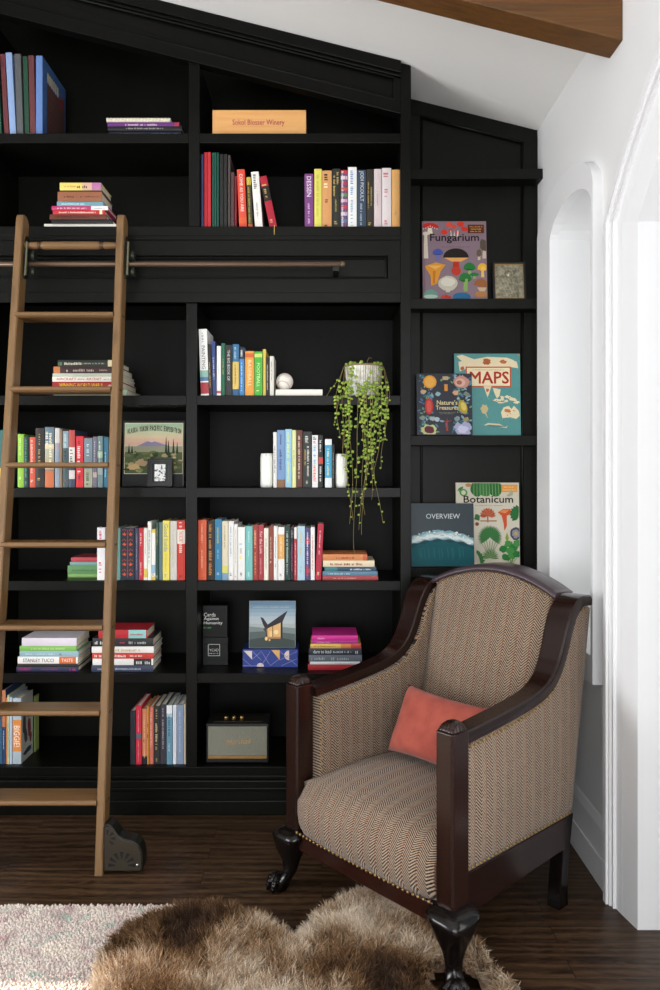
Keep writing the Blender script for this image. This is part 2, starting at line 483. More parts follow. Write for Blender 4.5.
# ------------------------------------------------------------------ books
PAGES = NT('book_pages', .9, .1)
_o = PAGES.obj(); _n = PAGES.noise(PAGES.mapping(_o, (250, 20, 250)), 2, 2)
PAGES.color(PAGES.ramp(_n, [(.3, 'cfc6b0'), (.7, 'e6dfcc')])); PAGES = PAGES.m
def cloth(h, rough=.5):
    c = [int(h[i:i + 2], 16) for i in (0, 2, 4)]; g = sum(c) / 3
    h = ''.join('%02x' % int(max(0, min(255, (v * .88 + g * .12) * .97))) for v in c)
    return plain(h, rough, .35, 0, .07, 120)
YS = 3.325
BK = 0
def book(name, label, group, T, D, Hh, col, orient, org, lean=0.0, side=None, text=(), dash=(), bands=(), bulge=.0018, depthjit=True, inset=.003, rough=.5, tilt=0.0, cat='book', page=None):
    """T thickness, D spine-to-fore-edge, Hh head-to-tail; orient up / flat / face"""
    global BK; BK += 1
    def P(t, q, s):
        if orient == 'up': return Vector((t, q, s))
        if orient == 'flat': return Vector((s, q, t))
        return Vector((q, t, s))
    bt = min(.0028, T * .2)
    # cover: a U of spine and two boards
    outer = [(0, D), (0, .0)] + [(T * k / 6, -bulge * math.sin(pi * k / 6)) for k in range(1, 6)] + [(T, 0), (T, D), (T - bt, D), (T - bt, bt), (bt, bt), (bt, D)]
    mats = [cloth(col, rough)]; mb = MB()
    v0 = [P(t, q, 0) for t, q in outer]; v1 = [P(t, q, Hh) for t, q in outer]; n = len(outer)
    faces = [(i, (i + 1) % n, n + (i + 1) % n, n + i) for i in range(n)]
    mi = [0] * n
    if side: mats.append(cloth(side, rough)); mi[n - 6] = 1; mi[0] = 0 if orient == 'face' else 1
    for f, k in zip(faces, mi): mb.add(v0 + v1, [f], k)
    mb.add(v0, [tuple(range(n))]); mb.add(v1, [tuple(range(n))])
    root = mb.build(name, mats, recalc=True)
    root.location = org
    tag(root, label, cat, group)
    pg = MB(); a, b = P(bt, bt, inset), P(T - bt, D - inset, Hh - inset)
    pg.box(a.x, b.x, a.y, b.y, a.z, b.z)
    pg.build('pages', page or PAGES, root, local=True)
    eps = bulge + .0007
    if orient == 'up': fr = lambda f, c: Vector((c * T, -eps, Hh * (1 - f))); ul, uc = Vector((0, 0, -1)), Vector((1, 0, 0))
    elif orient == 'flat': fr = lambda f, c: Vector((f * Hh, -eps, c * T)); ul, uc = Vector((1, 0, 0)), Vector((0, 0, 1))
    else: fr = None
    if fr:
        for f0, f1, c in bands:
            m = MB(); e = .0004
            pts = [(T * k / 6, -(bulge * math.sin(pi * k / 6)) - e) for k in range(0, 7)] + [(T, .001), (0, .001)]
            def Q(t, q, f):
                return P(t, q, Hh * (1 - f) if orient == 'up' else Hh * f)
            m.loft([[Q(t, q, f0) for t, q in pts], [Q(t, q, f1) for t, q in pts]], 0, False)
            m.build('spine_band', cloth(c, rough), root, local=True)
        items = [('t', *x) for x in text] + [('d', '', *x) for x in dash]
        if items:
            for it in items:
                m = MB(); k = 0; ms = [plain(it[2], .5, .3, var=.02)]
                f0, f1, h = it[3], it[4], it[5]; cc = it[6] if len(it) > 6 else .5
                L = (f1 - f0) * Hh; hh = h * T; o = fr(f0, cc - h / 2)
                if it[0] == 't': put_text(m, it[1], o, ul, uc, L, hh, k)
                else: put_dashes(m, o, ul, uc, L, hh, k, seed=BK * 7 + int(f0 * 100))
                m.build('spine_lettering', ms, root, local=True, recalc=False)
    if lean:
        root.rotation_euler = (0, lean, 0)
        if lean > 0: root.location.z += T * math.sin(lean) + .0004
    if tilt:
        root.rotation_euler = (tilt, 0, 0); root.location.z += T * math.sin(abs(tilt)) + .0005
    return root

R = random.Random(11)
def up_row(rows, zs, group, where, d=YS, dep=(.15, .2)):
    """x0,x1 at the foot, ytop, colour, description, options"""
    for e in rows:
        x0, x1, yt, col, desc = e[:5]; o = dict(e[5]) if len(e) > 5 else {}
        dd = o.pop('d', d); w = (x1 - x0) * dd / F - .0006
        hgt = Z(yt, dd) - zs - .001; D = o.pop('D', R.uniform(*dep))
        lean = 0; xa = X(x0, dd) + .0003; up_ = zs > zM0
        P0, P1 = (DU0, DU1) if up_ else (DL0, DL1)
        if P0 < xa < P1 + .001 or (xa < P1 and xa + w > P1): w -= P1 + .001 - xa; xa = P1 + .001
        if xa < P0 and xa + w > P0 - .001: w = P0 - .001 - xa
        if xa + w > R0 - .001: w = R0 - .001 - xa
        if 'xt' in o:
            lean = math.atan2((o.pop('xt') - x0) * dd / F, hgt); hgt /= math.cos(lean)
        wr = o.pop('w', None)
        book('book', desc + ' ' + (wr or where), group, w, D, hgt, col, 'up', (xa, dd + R.uniform(-.002, .004), zs + .0005), lean, **o)

def flat_stack(rows, zs, group, where, d=YS, dep=(.14, .2)):
    """listed from the bottom up: x0,x1,thickness in px,colour,description,options"""
    z = zs + .0005
    for e in rows:
        x0, x1, th, col, desc = e[:5]; o = dict(e[5]) if len(e) > 5 else {}
        T = th * d / F - .0004; w = (x1 - x0) * d / F; D = o.pop('D', R.uniform(*dep))
        wr = o.pop('w', None)
        book('book', desc + ' ' + (wr or where), group, T, D, w, col, 'flat', (X(x0, d), d + R.uniform(-.004, .006), z), **o)
        z += T + .0004
    return z

# shelf A, left bay: old cloth books and the big blue one
up_row([
    (-3.2, 1.6, 60, '1c4a38', 'dark green cloth book cut by the left picture edge', dict(xt=-7)),
    (4.3, 9.0, 54, '6a2e33', 'maroon cloth book leaning left beside the dark green one', dict(xt=0, dash=[('4a2026', .1, .2, .5)])),
    (9.8, 16.0, 52.5, '86a3d0', 'pale blue cloth book leaning left between maroon and grey ones', dict(xt=5.3)),
    (17.0, 23.2, 53.8, '56585a', 'grey cloth book leaning between the pale blue and green ones', dict(xt=14.2)),
    (24.6, 29.2, 56, '1d4833', 'slim dark green cloth book right of the grey one', dict(xt=22.6)),
    (30.2, 35.8, 55.5, '683236', 'maroon cloth book standing against the large blue volume', dict(xt=28.3)),
], SHELF['A'], 'cloth books on the top left shelf', 'on the top left shelf', dep=(.2, .24))
zA = SHELF['A']
big = book('book', 'large blue volume with a brown patterned front, right end of the top left row', 'cloth books on the top left shelf',
     6.4 * YS / F, .30, Z(56, YS) - zA, '5b7fc0', 'up', (X(36, YS), YS, zA + .0005), side='355a94')
m = MB(); T = 6.4 * YS / F; Hb = Z(56, YS) - zA
m.add([(T + .0006, .055, .002), (T + .0006, .282, .002), (T + .0006, .282, Hb * .74), (T + .0006, .055, Hb * .74)], [(0, 1, 2, 3)], 0)
m.add([(T + .0008, .215, Hb * .66), (T + .0008, .272, Hb * .66), (T + .0008, .272, Hb * .81), (T + .0008, .215, Hb * .81)], [(0, 1, 2, 3)], 1)
for i in range(7):
    for j in range(9):
        cy, cz = .07 + i * .032, .01 + j * Hb * .078
        if cz < Hb * .6: m.add([(T + .0009, cy, cz + .006), (T + .0009, cy + .013, cz), (T + .0009, cy, cz - .006), (T + .0009, cy - .010, cz)], [(0, 1, 2, 3)], 3)
for i in range(6):
    y = .058 + i * .025; m.add([(T + .001, y, Hb * .75), (T + .001, y + .015, Hb * .75), (T + .001, y + .015, Hb * .88), (T + .001, y, Hb * .88)], [(0, 1, 2, 3)], 2)
m.build('cover_picture', [cloth('5a3a35'), cloth('7a3030'), cloth('cfc3a0'), cloth('472c2a')], big, local=True, recalc=False)
# flat stack, top left
z = flat_stack([
    (109, 181, 4.7, '20263a', 'thin navy paperback at the bottom of the notebook stack', dict(dash=[('8a5a4a', .15, .5, .4), ('6f86b5', .55, .95, .4)])),
    (108, 182, 4.4, '1b1a1e', 'thin black paperback second from the bottom', dict(dash=[('a9a4a0', .25, .75, .45)], w='of the notebook stack')),
    (107.3, 179, 4.8, '6d2a86', 'purple paperback with pale lettering under the spiral notebook', dict(dash=[('d8c0d8', .25, .7, .55)], bands=[(.93, 1, 'b02a4a')])),
], zA, 'books lying on the top left shelf', 'on the top left shelf')
nb = empty('spiral_notebook', (X(141, YS), YS, z), 'cream spiral-bound notebook on top of the top left stack', 'notebook')
m = MB(); m.box(X(106.5, YS), X(170, YS), YS, YS + .17, z + .0005, z + .0125); m.build('pages', PAGES, nb)
m = MB(); m.box(X(106, YS), X(170.5, YS), YS - .001, YS + .172, z + .0127, z + .0145); m.build('cover', cloth('d9d0b4'), nb)
m = MB()
for i in range(19):
    xx = X(107.5 + i * 3.4, YS)
    m.tube([(xx + .002 * math.sin(t), YS - .001 + .007 * math.cos(t), z + .0075 + .0085 * math.sin(t)) for t in [2 * pi * k / 10 for k in range(11)]], .0011, 5)
m.build('spiral_binding', plain('e8e4da', .3), nb)
# wooden box
x0, x1, dB = X(212.3, YS), X(306, YS), YS + .005
zt = Z(110, dB); wb = empty('wooden_box', ((x0 + x1) / 2, dB, zA), 'long pale wooden wine box with magenta lettering on the top shelf', 'box')
WB = wood('pale_box_pine', 'c98a4b', 'dca566', 'x', .55, .8)
m = MB(); m.box(x0, x1, dB, dB + .012, zA + .0005, zt); m.build('front_board', WB, wb, bevel=.001)
m = MB(); m.box(x0, x0 + .012, dB + .0122, dB + .2, zA + .0005, zt); m.box(x1 - .012, x1, dB + .0122, dB + .2, zA + .0005, zt); m.box(x0 + .0122, x1 - .0122, dB + .188, dB + .2, zA + .0005, zt); m.box(x0 + .0122, x1 - .0122, dB + .0122, dB + .188, zA + .0005, zA + .012)
m.build('box_body', WB, wb)
m = MB(); put_text(m, 'Sokol Blosser Winery', (X(232.5, dB), dB - .0008, Z(126.6, dB)), (1, 0, 0), (0, 0, 1), X(284.5, dB) - X(232.5, dB), .030)
m.build('printed_lettering', plain('9c1048', .5), wb, recalc=False)

# shelf B left: flat stack
zB = SHELF['B']
G = 'books lying on the shelf above the ladder'
flat_stack([
    (44, 116, 4.6, 'ece8dc', 'wide white book at the bottom of the stack', dict(D=.2)),
    (52, 113, 4.2, '1c1a1a', 'black book on the wide white book', dict(dash=[('3a3634', .2, .8, .4)])),
    (50, 106.7, 5, '6e3324', 'rust brown book under the red one', dict(dash=[('4a2018', .1, .7, .4)])),
    (53, 105, 4.4, 'd3262a', 'red book with white lettering', dict(dash=[('f2dcd0', .12, .82, .5)], bands=[(.9, .95, 'f0e0b0')])),
    (51.7, 108, 4.2, 'c42f6c', 'magenta book with a white right end', dict(bands=[(.7, 1, 'ece8ea')], dash=[('f3c3d2', .1, .62, .5), ('9aa', .75, .95, .4)])),
    (56.7, 103, 4.8, '6f9fae', 'pale blue book under the brown leather one', dict(dash=[('cfe0e2', .1, .6, .4)])),
    (57.5, 101.7, 9.6, '9a5c3c', 'thick tan leather book', dict(dash=[('5d331f', .15, .42, .3), ('5d331f', .52, .56, .3), ('5d331f', .62, .92, .2)])),
    (59, 102, 1.2, '3a2418', 'thin dark brown booklet', dict(bulge=.0005)),
    (60, 101, 7.6, 'ead063', 'yellow and pink book lying topmost', dict(bands=[(.55, .78, 'dba98e'), (.78, 1, 'b96fa0')], dash=[('b98a50', .12, .38, .3), ('2a2430', .42, .72, .5)])),
], zB, G, 'on the shelf above the ladder')

# shelf B right, left group
G = 'books standing on the second shelf'
wh = 'on the second shelf'
up_row([
    (198.6, 201, 154, '2f3a66', 'thin navy binder, first on the left'),
    (201.1, 203.4, 154, '36426e', 'thin navy binder beside the red binders'),
    (204, 207.3, 152.3, 'c8202c', 'thin red binder, left of two'),
    (207.5, 210.9, 152.3, 'd0242e', 'thin red binder, right of two'),
    (212, 214.2, 152.5, '155040', 'thin green binder, left of three'),
    (214.4, 216.4, 152.5, '17584a', 'thin green binder, middle of three'),
    (216.6, 218.9, 152.5, '155040', 'thin green binder, right of three'),
    (219.8, 223.5, 154, '1d1d1d', 'thin black binder, left of two'),
    (223.8, 227.2, 154, '222120', 'thin black binder, right of two'),
    (228, 230.4, 155, '4a3e3c', 'thin dark brown binder beside the black ones'),
    (230.9, 234.2, 172, '54393a', 'short brown book after the tall binders'),
    (234.7, 236.8, 176, '8a1420', 'thin dark red book before the orange-red one'),
    (239.3, 247, 169.5, 'e8452c', 'orange-red book with white lettering, leaning left', dict(xt=236.8, text=[('COME AS YOU ARE', 'f6e8dc', .08, .72, .42)], bands=[(.82, .92, 'ea5a2c')])),
    (248.2, 252.6, 177, '4a452c', 'narrow yellow and black book leaning left', dict(xt=246.3, bands=[(0, .15, 'c8b030'), (.92, 1, 'd8602c')], dash=[('a8963c', .2, .9, .6)])),
    (255.2, 262.8, 172, 'ece9e2', 'white book with grey lettering leaning left', dict(xt=251, dash=[('55524e', .05, .3, .55), ('8a857f', .55, .85, .3)])),
], zB, G, wh)
cb = book('book', 'crimson book with a black spine label leaning far left on the second shelf', G, 7.2 * YS / F, .16, .222, 'b8142c', 'up', (X(270, YS), YS, zB + .0005), -.205,
     bands=[(.2, .48, '221a16')], dash=[('c8a860', .16, .185, .8), ('c8a860', .25, .42, .5), ('d8a088', .84, .9, .6)])
m = MB(); m.loft([[(x, y, zz) for x in (.019, .022) for y in (yy, yy - .0008)] for yy, zz in ((.02, .004), (-.012, .005), (-.030, .004), (-.0375, -.012), (-.038, -.038))], 0, False)
rb = m.build('ribbon_marker', plain('b89c54', .5), cb, local=True); rb.rotation_euler = (0, .205, 0)
# right group
up_row([
    (304.8, 313.8, 174, '7d3a80', 'purple book with white lettering, left end of the group', dict(xt=304.4, text=[('DESSEN', 'f2e6f2', .05, .42, .5)], dash=[('d8b8d8', .55, .92, .3)])),
    (314.3, 321.7, 169, 'e3dc58', 'yellow book next to the purple one', dict(dash=[('b8b04a', .1, .8, .4)])),
    (322, 331.7, 170.5, 'dd9a58', 'tan orange book with a small black figure', dict(dash=[('23201e', .06, .18, .55), ('f2d8b0', .22, .3, .6), ('2a2624', .5, .56, .4), ('6a4a2c', .94, .97, .5)])),
    (332.2, 340.3, 168.5, '26281f', 'black book with gold lettering beside the tan one', dict(dash=[('c0a860', .06, .26, .35, .72), ('c0a860', .12, .46, .35, .3), ('a89858', .52, .72, .3), ('a89858', .88, .95, .5)])),
    (340.7, 347.5, 170, '5b4a72', 'book with a multicoloured chequered spine', dict(bands=[(.0, .06, 'c8303c'), (.1, .16, 'd8d0d8'), (.2, .25, 'b03858'), (.3, .35, 'd85040'), (.4, .45, '58a058'), (.5, .55, 'd8a8c8'), (.6, .66, 'c84058'), (.72, .78, 'd0c8d8'), (.84, .9, '4878a8')], dash=[('e8d8e0', .02, .98, .35, .3), ('c83848', .02, .98, .25, .75)])),
    (348, 356.7, 167, 'eeeee9', 'tall white book with pale blue lettering', dict(dash=[('6f8fc0', .06, .5, .45), ('8aa4c8', .54, .85, .4), ('8aa4c8', .9, .96, .4)])),
    (357, 366, 170, '34475c', 'slate blue book with white lettering', dict(text=[('JODI PICOULT', 'd8dde2', .02, .54, .5)], dash=[('a8b4c0', .58, .95, .3)])),
    (366.4, 373.8, 169, '2c2720', 'black book with gold lettering left of the pale pair', dict(dash=[('b89c58', .22, .68, .25, .3), ('b89c58', .3, .62, .25, .7), ('b89c58', .9, .96, .5)])),
    (374.1, 381.6, 168.7, 'd5c4c4', 'mauve white book, left of the pale pair', dict(dash=[('a89898', .38, .62, .3)])),
    (382, 391.3, 168, 'ded3d2', 'pinkish white book, right of the pale pair', dict(dash=[('b86a74', .08, .15, .7), ('c07880', .35, .48, .5), ('c05060', .87, .95, .5)])),
    (391.8, 400, 169.5, 'e2a456', 'amber book at the right end against the post', dict(dash=[('c8a878', .12, .8, .35), ('8a90a0', .7, .78, .3)])),
], zB, G, 'on the second shelf')

# shelf C left: flat stack behind the ladder
zC = SHELF['C']
wh = 'in the stack behind the ladder'
flat_stack([
    (53, 127, 6.6, '8f9f86', 'grey green book at the bottom', dict(D=.24)),
    (52.5, 122, 7.6, 'a8201e', 'dark red book with yellow capital lettering', dict(D=.26, text=[('WINNING WORLD WAR II', 'f2c22e', .1, .72, .6)], dash=[('e8d0c0', .8, .96, .4)])),
    (52.5, 121, 5.2, 'e9e4d4', 'cream book with red lettering', dict(D=.25, text=[('AIRCRAFT', 'b8302c', .06, .35, .5), ('AIRCRAFT', 'b8302c', .5, .72, .5)], dash=[('8a8078', .37, .48, .3), ('8a8078', .75, .95, .35)])),
    (53, 121, 3.2, 'b9c4ae', 'pale green thin book', dict(D=.24)),
    (53.5, 119, 6.8, '3e2522', 'dark maroon book with an orange left end', dict(D=.24, bands=[(0, .1, 'c8743c')], dash=[('d8ccc0', .2, .24, .6), ('b8a8a0', .3, .62, .5), ('a89890', .7, .82, .3)])),
    (57.5, 116, 6.6, '252b22', 'dark green book with a cream right end lying topmost', dict(D=.23, bands=[(.86, .97, 'd5c79a')], dash=[('6a8a6a', .02, .07, .7), ('d8d4c0', .12, .42, .5), ('98a090', .45, .8, .3)])),
], zC, 'books in the stack behind the ladder', wh)

# shelf C right
G = 'books beside the baseball'
wh = 'left of the baseball'
up_row([
    (200.8, 209, 329, 'eeeeea', 'tall white book with grey lettering and a red and blue foot', dict(xt=198.6, D=.2, bands=[(.62, .72, '88b8a8'), (.72, .78, '4a78a8'), (.8, .97, 'b03038')], text=[('PAINTING', '4a4a48', .25, .6, .4)], dash=[('587a80', .06, .2, .3)])),
    (209.2, 212.4, 344, '2b261f', 'narrow black and gold book', dict(xt=207.4, D=.12, dash=[('c09a58', .35, .85, .5)])),
    (212.6, 216.6, 341, '2e4480', 'navy blue book with white marks', dict(xt=211, D=.15, dash=[('c8d0e0', .3, .7, .4)])),
    (216.8, 221, 346, 'e9e8e4', 'white narrow book beside the navy one', dict(D=.14, bands=[(.9, .95, 'c05050')])),
    (221.2, 225, 343, '1d6a4a', 'green book beside the black one', dict(D=.13, dash=[('c0b070', .3, .6, .3)])),
    (225.2, 232, 345, '2c2c2b', 'black book with white lettering', dict(text=[('THE BIG BOOK OF', 'c8c8c0', .1, .7, .4)])),
    (232.3, 238.8, 344, '2f6d9c', 'blue topped book with a yellow lower spine', dict(bands=[(.34, .87, 'e0bc58'), (.87, 1, '2f5d88')], dash=[('a8c8d8', .06, .28, .4), ('5a5a4a', .4, .8, .3)])),
    (239.3, 244.4, 347, '3d7fc0', 'bright blue book with a black top', dict(bands=[(0, .24, '20242c')], dash=[('d0d8e0', .06, .2, .5), ('b0d0e8', .32, .9, .4)])),
    (245, 254, 351, 'e99a35', 'orange book with cream letters', dict(bands=[(.05, .14, 'd8602c')], text=[('BASEBALL', 'f6dca0', .2, .8, .42)])),
    (254.4, 262.4, 351.5, '44b436', 'bright green book with pale letters', dict(bands=[(.05, .13, 'c8dc60')], text=[('FOOTBALL', 'd8f0b0', .26, .8, .4)], dash=[('f0f0b0', .88, .94, .5)])),
    (262.7, 265.8, 349, 'e0c04e', 'yellow narrow book right of the green one', dict(D=.2)),
    (266, 269.2, 357, '262624', 'black narrow book', dict(dash=[('c8c4b8', .2, .85, .4)])),
    (269.7, 273.8, 356, 'd8d4c8', 'off white narrow book, right end', dict(dash=[('6a665e', .15, .6, .3)])),
], zC, G, wh)
x0, x1 = X(275.6, YS), X(322.5, YS)
book('book', 'white book lying flat under the baseball', 'white book', 6.4 * YS / F, .16, x1 - x0, 'ebe4da', 'flat', (x0, YS, zC + .0005))
bb = empty('baseball', (X(284.6, YS + .05), YS + .05, zC + 6.4 * YS / F + .001), 'white baseball with red stitching on the flat white book', 'ball')
rb_ = .0372; c = (X(284.6, YS + .05), YS + .05, zC + 6.4 * YS / F + rb_ + .001)
m = MB(); m.ball(c, rb_, 28, 16); m.build('leather_cover', plain('e2ddd2', .5, var=.04), bb)
m = MB()
for i in range(60):
    t = 2 * pi * i / 60
    v = Vector((math.cos(t) + .3 * math.cos(3 * t) * .8, math.sin(t) - .3 * math.sin(3 * t) * .8, .9 * math.sin(2 * t))).normalized()
    v = Matrix.Rotation(.9, 3, 'X') @ Matrix.Rotation(.6, 3, 'Z') @ v
    tn = v.cross(Vector((.3, .2, 1))).normalized()
    p = Vector(c) + v * rb_; m.tube([p - tn * .003, p + v * .0006, p + tn * .003], .0008, 4)
m.build('red_stitching', plain('b03a3a'), bb)

# shelf D left
zD = SHELF['D']; G = 'books in the row behind the ladder'; wh = 'in the row behind the ladder'
up_row([
    (-8, 3.6, 430, '2f6a66', 'teal book with a yellow foot cut by the left picture edge', dict(bands=[(.66, 1, 'd8b840')], w='behind the ladder')),
    (17.5, 23.6, 434, '92cc38', 'lime green book beside the left ladder rail', dict(dash=[('d8f0a0', .08, .4, .3), ('e8f4c0', .8, .85, .4)])),
    (24, 28.8, 436.5, '14393c', 'dark teal narrow book with green lettering', dict(dash=[('3fae78', .06, .8, .45), ('58b890', .88, .95, .4)])),
    (29.2, 35.2, 437, 'dd5338', 'coral red book with white marks', dict(dash=[('f2c8b8', .06, .1, .5), ('f0c0b0', .14, .72, .5), ('d8d8d0', .85, .9, .5)])),
    (35.6, 44.2, 428, '28231f', 'tall black book with thin gold lettering', dict(dash=[('b89a60', .1, .28, .25), ('b89a60', .36, .66, .35), ('c8a860', .84, .88, .5)])),
    (45, 54, 427, '5d7582', 'slate blue book with a cream centre and orange foot', dict(bands=[(.28, .36, 'd8c8a0'), (.36, .52, 'a8a890'), (.52, .7, 'b8a078'), (.72, 1, 'cc6a38')], dash=[('e0dcd0', .08, .3, .4, .3), ('e8e0c8', .1, .62, .4, .7)])),
    (54.9, 59.8, 428, '8694a4', 'grey blue book with a cloudy spine', dict(bands=[(0, .25, 'c8c4bc'), (.25, .4, '94909c')])),
    (60, 62.5, 429, '8a7258', 'narrow brown book'),
    (62.9, 68.6, 431, '3f5558', 'dark teal grey book', dict(bands=[(.0, .3, '7f99a4')], dash=[('c0d0d0', .05, .3, .5), ('202c2e', .35, .5, .6), ('a83838', .86, .9, .4)])),
    (69, 75, 430, '35405a', 'book with a red top and white black lettering', dict(bands=[(0, .3, 'bf4038'), (.3, .62, 'ded8d0'), (.7, .85, 'cfc8c4')], dash=[('2a2430', .34, .6, .6)])),
    (75.4, 83.2, 436, 'dc1f2b', 'bright red book with white lettering', dict(dash=[('402838', .1, .16, .4), ('f4d8d4', .2, .72, .5), ('402838', .78, .84, .4)])),
    (84, 92.4, 438, '728894', 'grey blue book with a pale landscape foot', dict(bands=[(.62, 1, '9fa388')], dash=[('c8d4d8', .12, .4, .4), ('404c40', .7, .95, .5)])),
    (92.8, 97, 436.5, '71697f', 'mauve grey narrow book', dict(dash=[('c8c0d0', .1, .6, .4)], bands=[(.7, .8, 'c0a8a8')])),
    (97.6, 102.8, 436, '6c8688', 'pale slate book with green marks', dict(bands=[(.3, .42, 'a8c0a0'), (.6, .75, '95a8a8')], dash=[('dfe8e0', .1, .6, .4)])),
    (103.2, 108, 437, '2f6f8c', 'teal blue book partly hidden by the right ladder rail', dict(dash=[('a8d0d8', .3, .8, .4)])),
], zD, G, wh)
# brown book lying behind
book('book', 'dark brown book seen over the tops of the standing row behind the ladder', 'brown book', .02, .1, .1, '4c352a', 'up', (X(79, 3.5), 3.54, zD + .0005), 0) if False else None

# shelf D right with bookends
G = 'books between white bookends'; wh = 'between the white bookends'
up_row([
    (273.2, 276.8, 432, 'e2e0dc', 'narrow white book beside the left bookend', dict(dash=[('7a7874', .25, .75, .5)])),
    (277.1, 285, 430, '6f93c2', 'cornflower blue book with dark lettering', dict(bands=[(.86, 1, '8a6244')], dash=[('2c3c58', .08, .26, .3), ('2c3c58', .34, .7, .4)])),
    (285.3, 291.8, 429, '8fc3dc', 'sky blue book with yellow lettering', dict(dash=[('e0e070', .06, .5, .5), ('d8d860', .55, .9, .4)])),
    (292.1, 296.1, 430, 'dfe39a', 'pale yellow narrow book', dict(dash=[('8a8c5a', .35, .66, .4)])),
    (296.4, 302.4, 430, '65382c', 'chestnut brown book with white lettering', dict(dash=[('d8c8b8', .1, .85, .4)])),
    (302.8, 311.8, 431.5, '2a302c', 'thick black book with white and gold lettering', dict(dash=[('c8c8c0', .08, .2, .5), ('d0d0c8', .26, .8, .3, .62), ('b89858', .32, .6, .25, .3), ('c0c0b8', .88, .94, .3)])),
    (312.1, 318, 435, 'e6e6e6', 'white book with large blue and red lettering', dict(dash=[('2c2c2c', .03, .1, .7), ('c83a34', .12, .16, .6), ('58a0d0', .2, .56, .6), ('e05040', .58, .88, .6)])),
    (318.4, 323, 435, '232624', 'black book with a red block', dict(bands=[(.42, .55, 'c84038')], dash=[('e0e0dc', .1, .34, .5), ('e0e0dc', .6, .9, .5)], side='c9cbb6')),
    (325, 331.8, 439, '3c9fca', 'bright blue book with white ends', dict(bands=[(0, .12, 'e4e8e6'), (.8, 1, 'dfe6e8')], dash=[('d8d8a0', .2, .75, .4)])),
    (332, 334.7, 444, '252826', 'thin black book beside the right bookend', dict(dash=[('a0a49c', .2, .8, .4)])),
], zD, G, wh)
def marble():
    t = NT('white_onyx', .35, .5); o = t.obj()
    v = t.mapping(o, (40, 40, 6)); n = t.noise(v, 1.5, 5, 1.5)
    t.color(t.ramp(n, [(.3, 'cfd3c8'), (.5, 'e9eae2'), (.75, 'f4f4ee')])); t.bump(n, .5, .006); return t.m
MARB = marble()
def bookend(pxa, pxb, yt, label, sgn):
    d = YS; x0, x1 = X(pxa, d), X(pxb, d); zt = Z(yt, d); rg = []
    rr = random.Random(pxa); cx = (x0 + x1) / 2
    for k in range(9):
        f = k / 8; z = zD + .0006 + (zt - zD) * f
        ring = []
        for i in range(16):
            a = 2 * pi * i / 16; ca, sa = math.cos(a), math.sin(a)
            p = 4.0; r = (abs(ca) ** p + abs(sa) ** p) ** (-1 / p)
            s = 1 - (.06 if k in (0, 8) else 0) + rr.uniform(-.015, .015)
            hw = (x1 - x0) / 2 * .97
            px = cx + hw * r * ca * s * .98; 
            if sgn * ca > 0: px = min(max(px, x0 + .0005), x1 - .0005)
            ring.append((px, d + .05 + .048 * r * sa * s, z + rr.uniform(-.002, .002) * (0 < k < 8)))
        rg.append(ring)
    o = MB().loft(rg, 0, True).build('bookend', MARB); tag(o, label, 'bookend', 'white stone bookends')
bookend(259.5, 273, 453.5, 'white stone bookend at the left end of the short book row', 1)
bookend(335, 347.5, 454, 'white stone bookend under the hanging plant', -1)

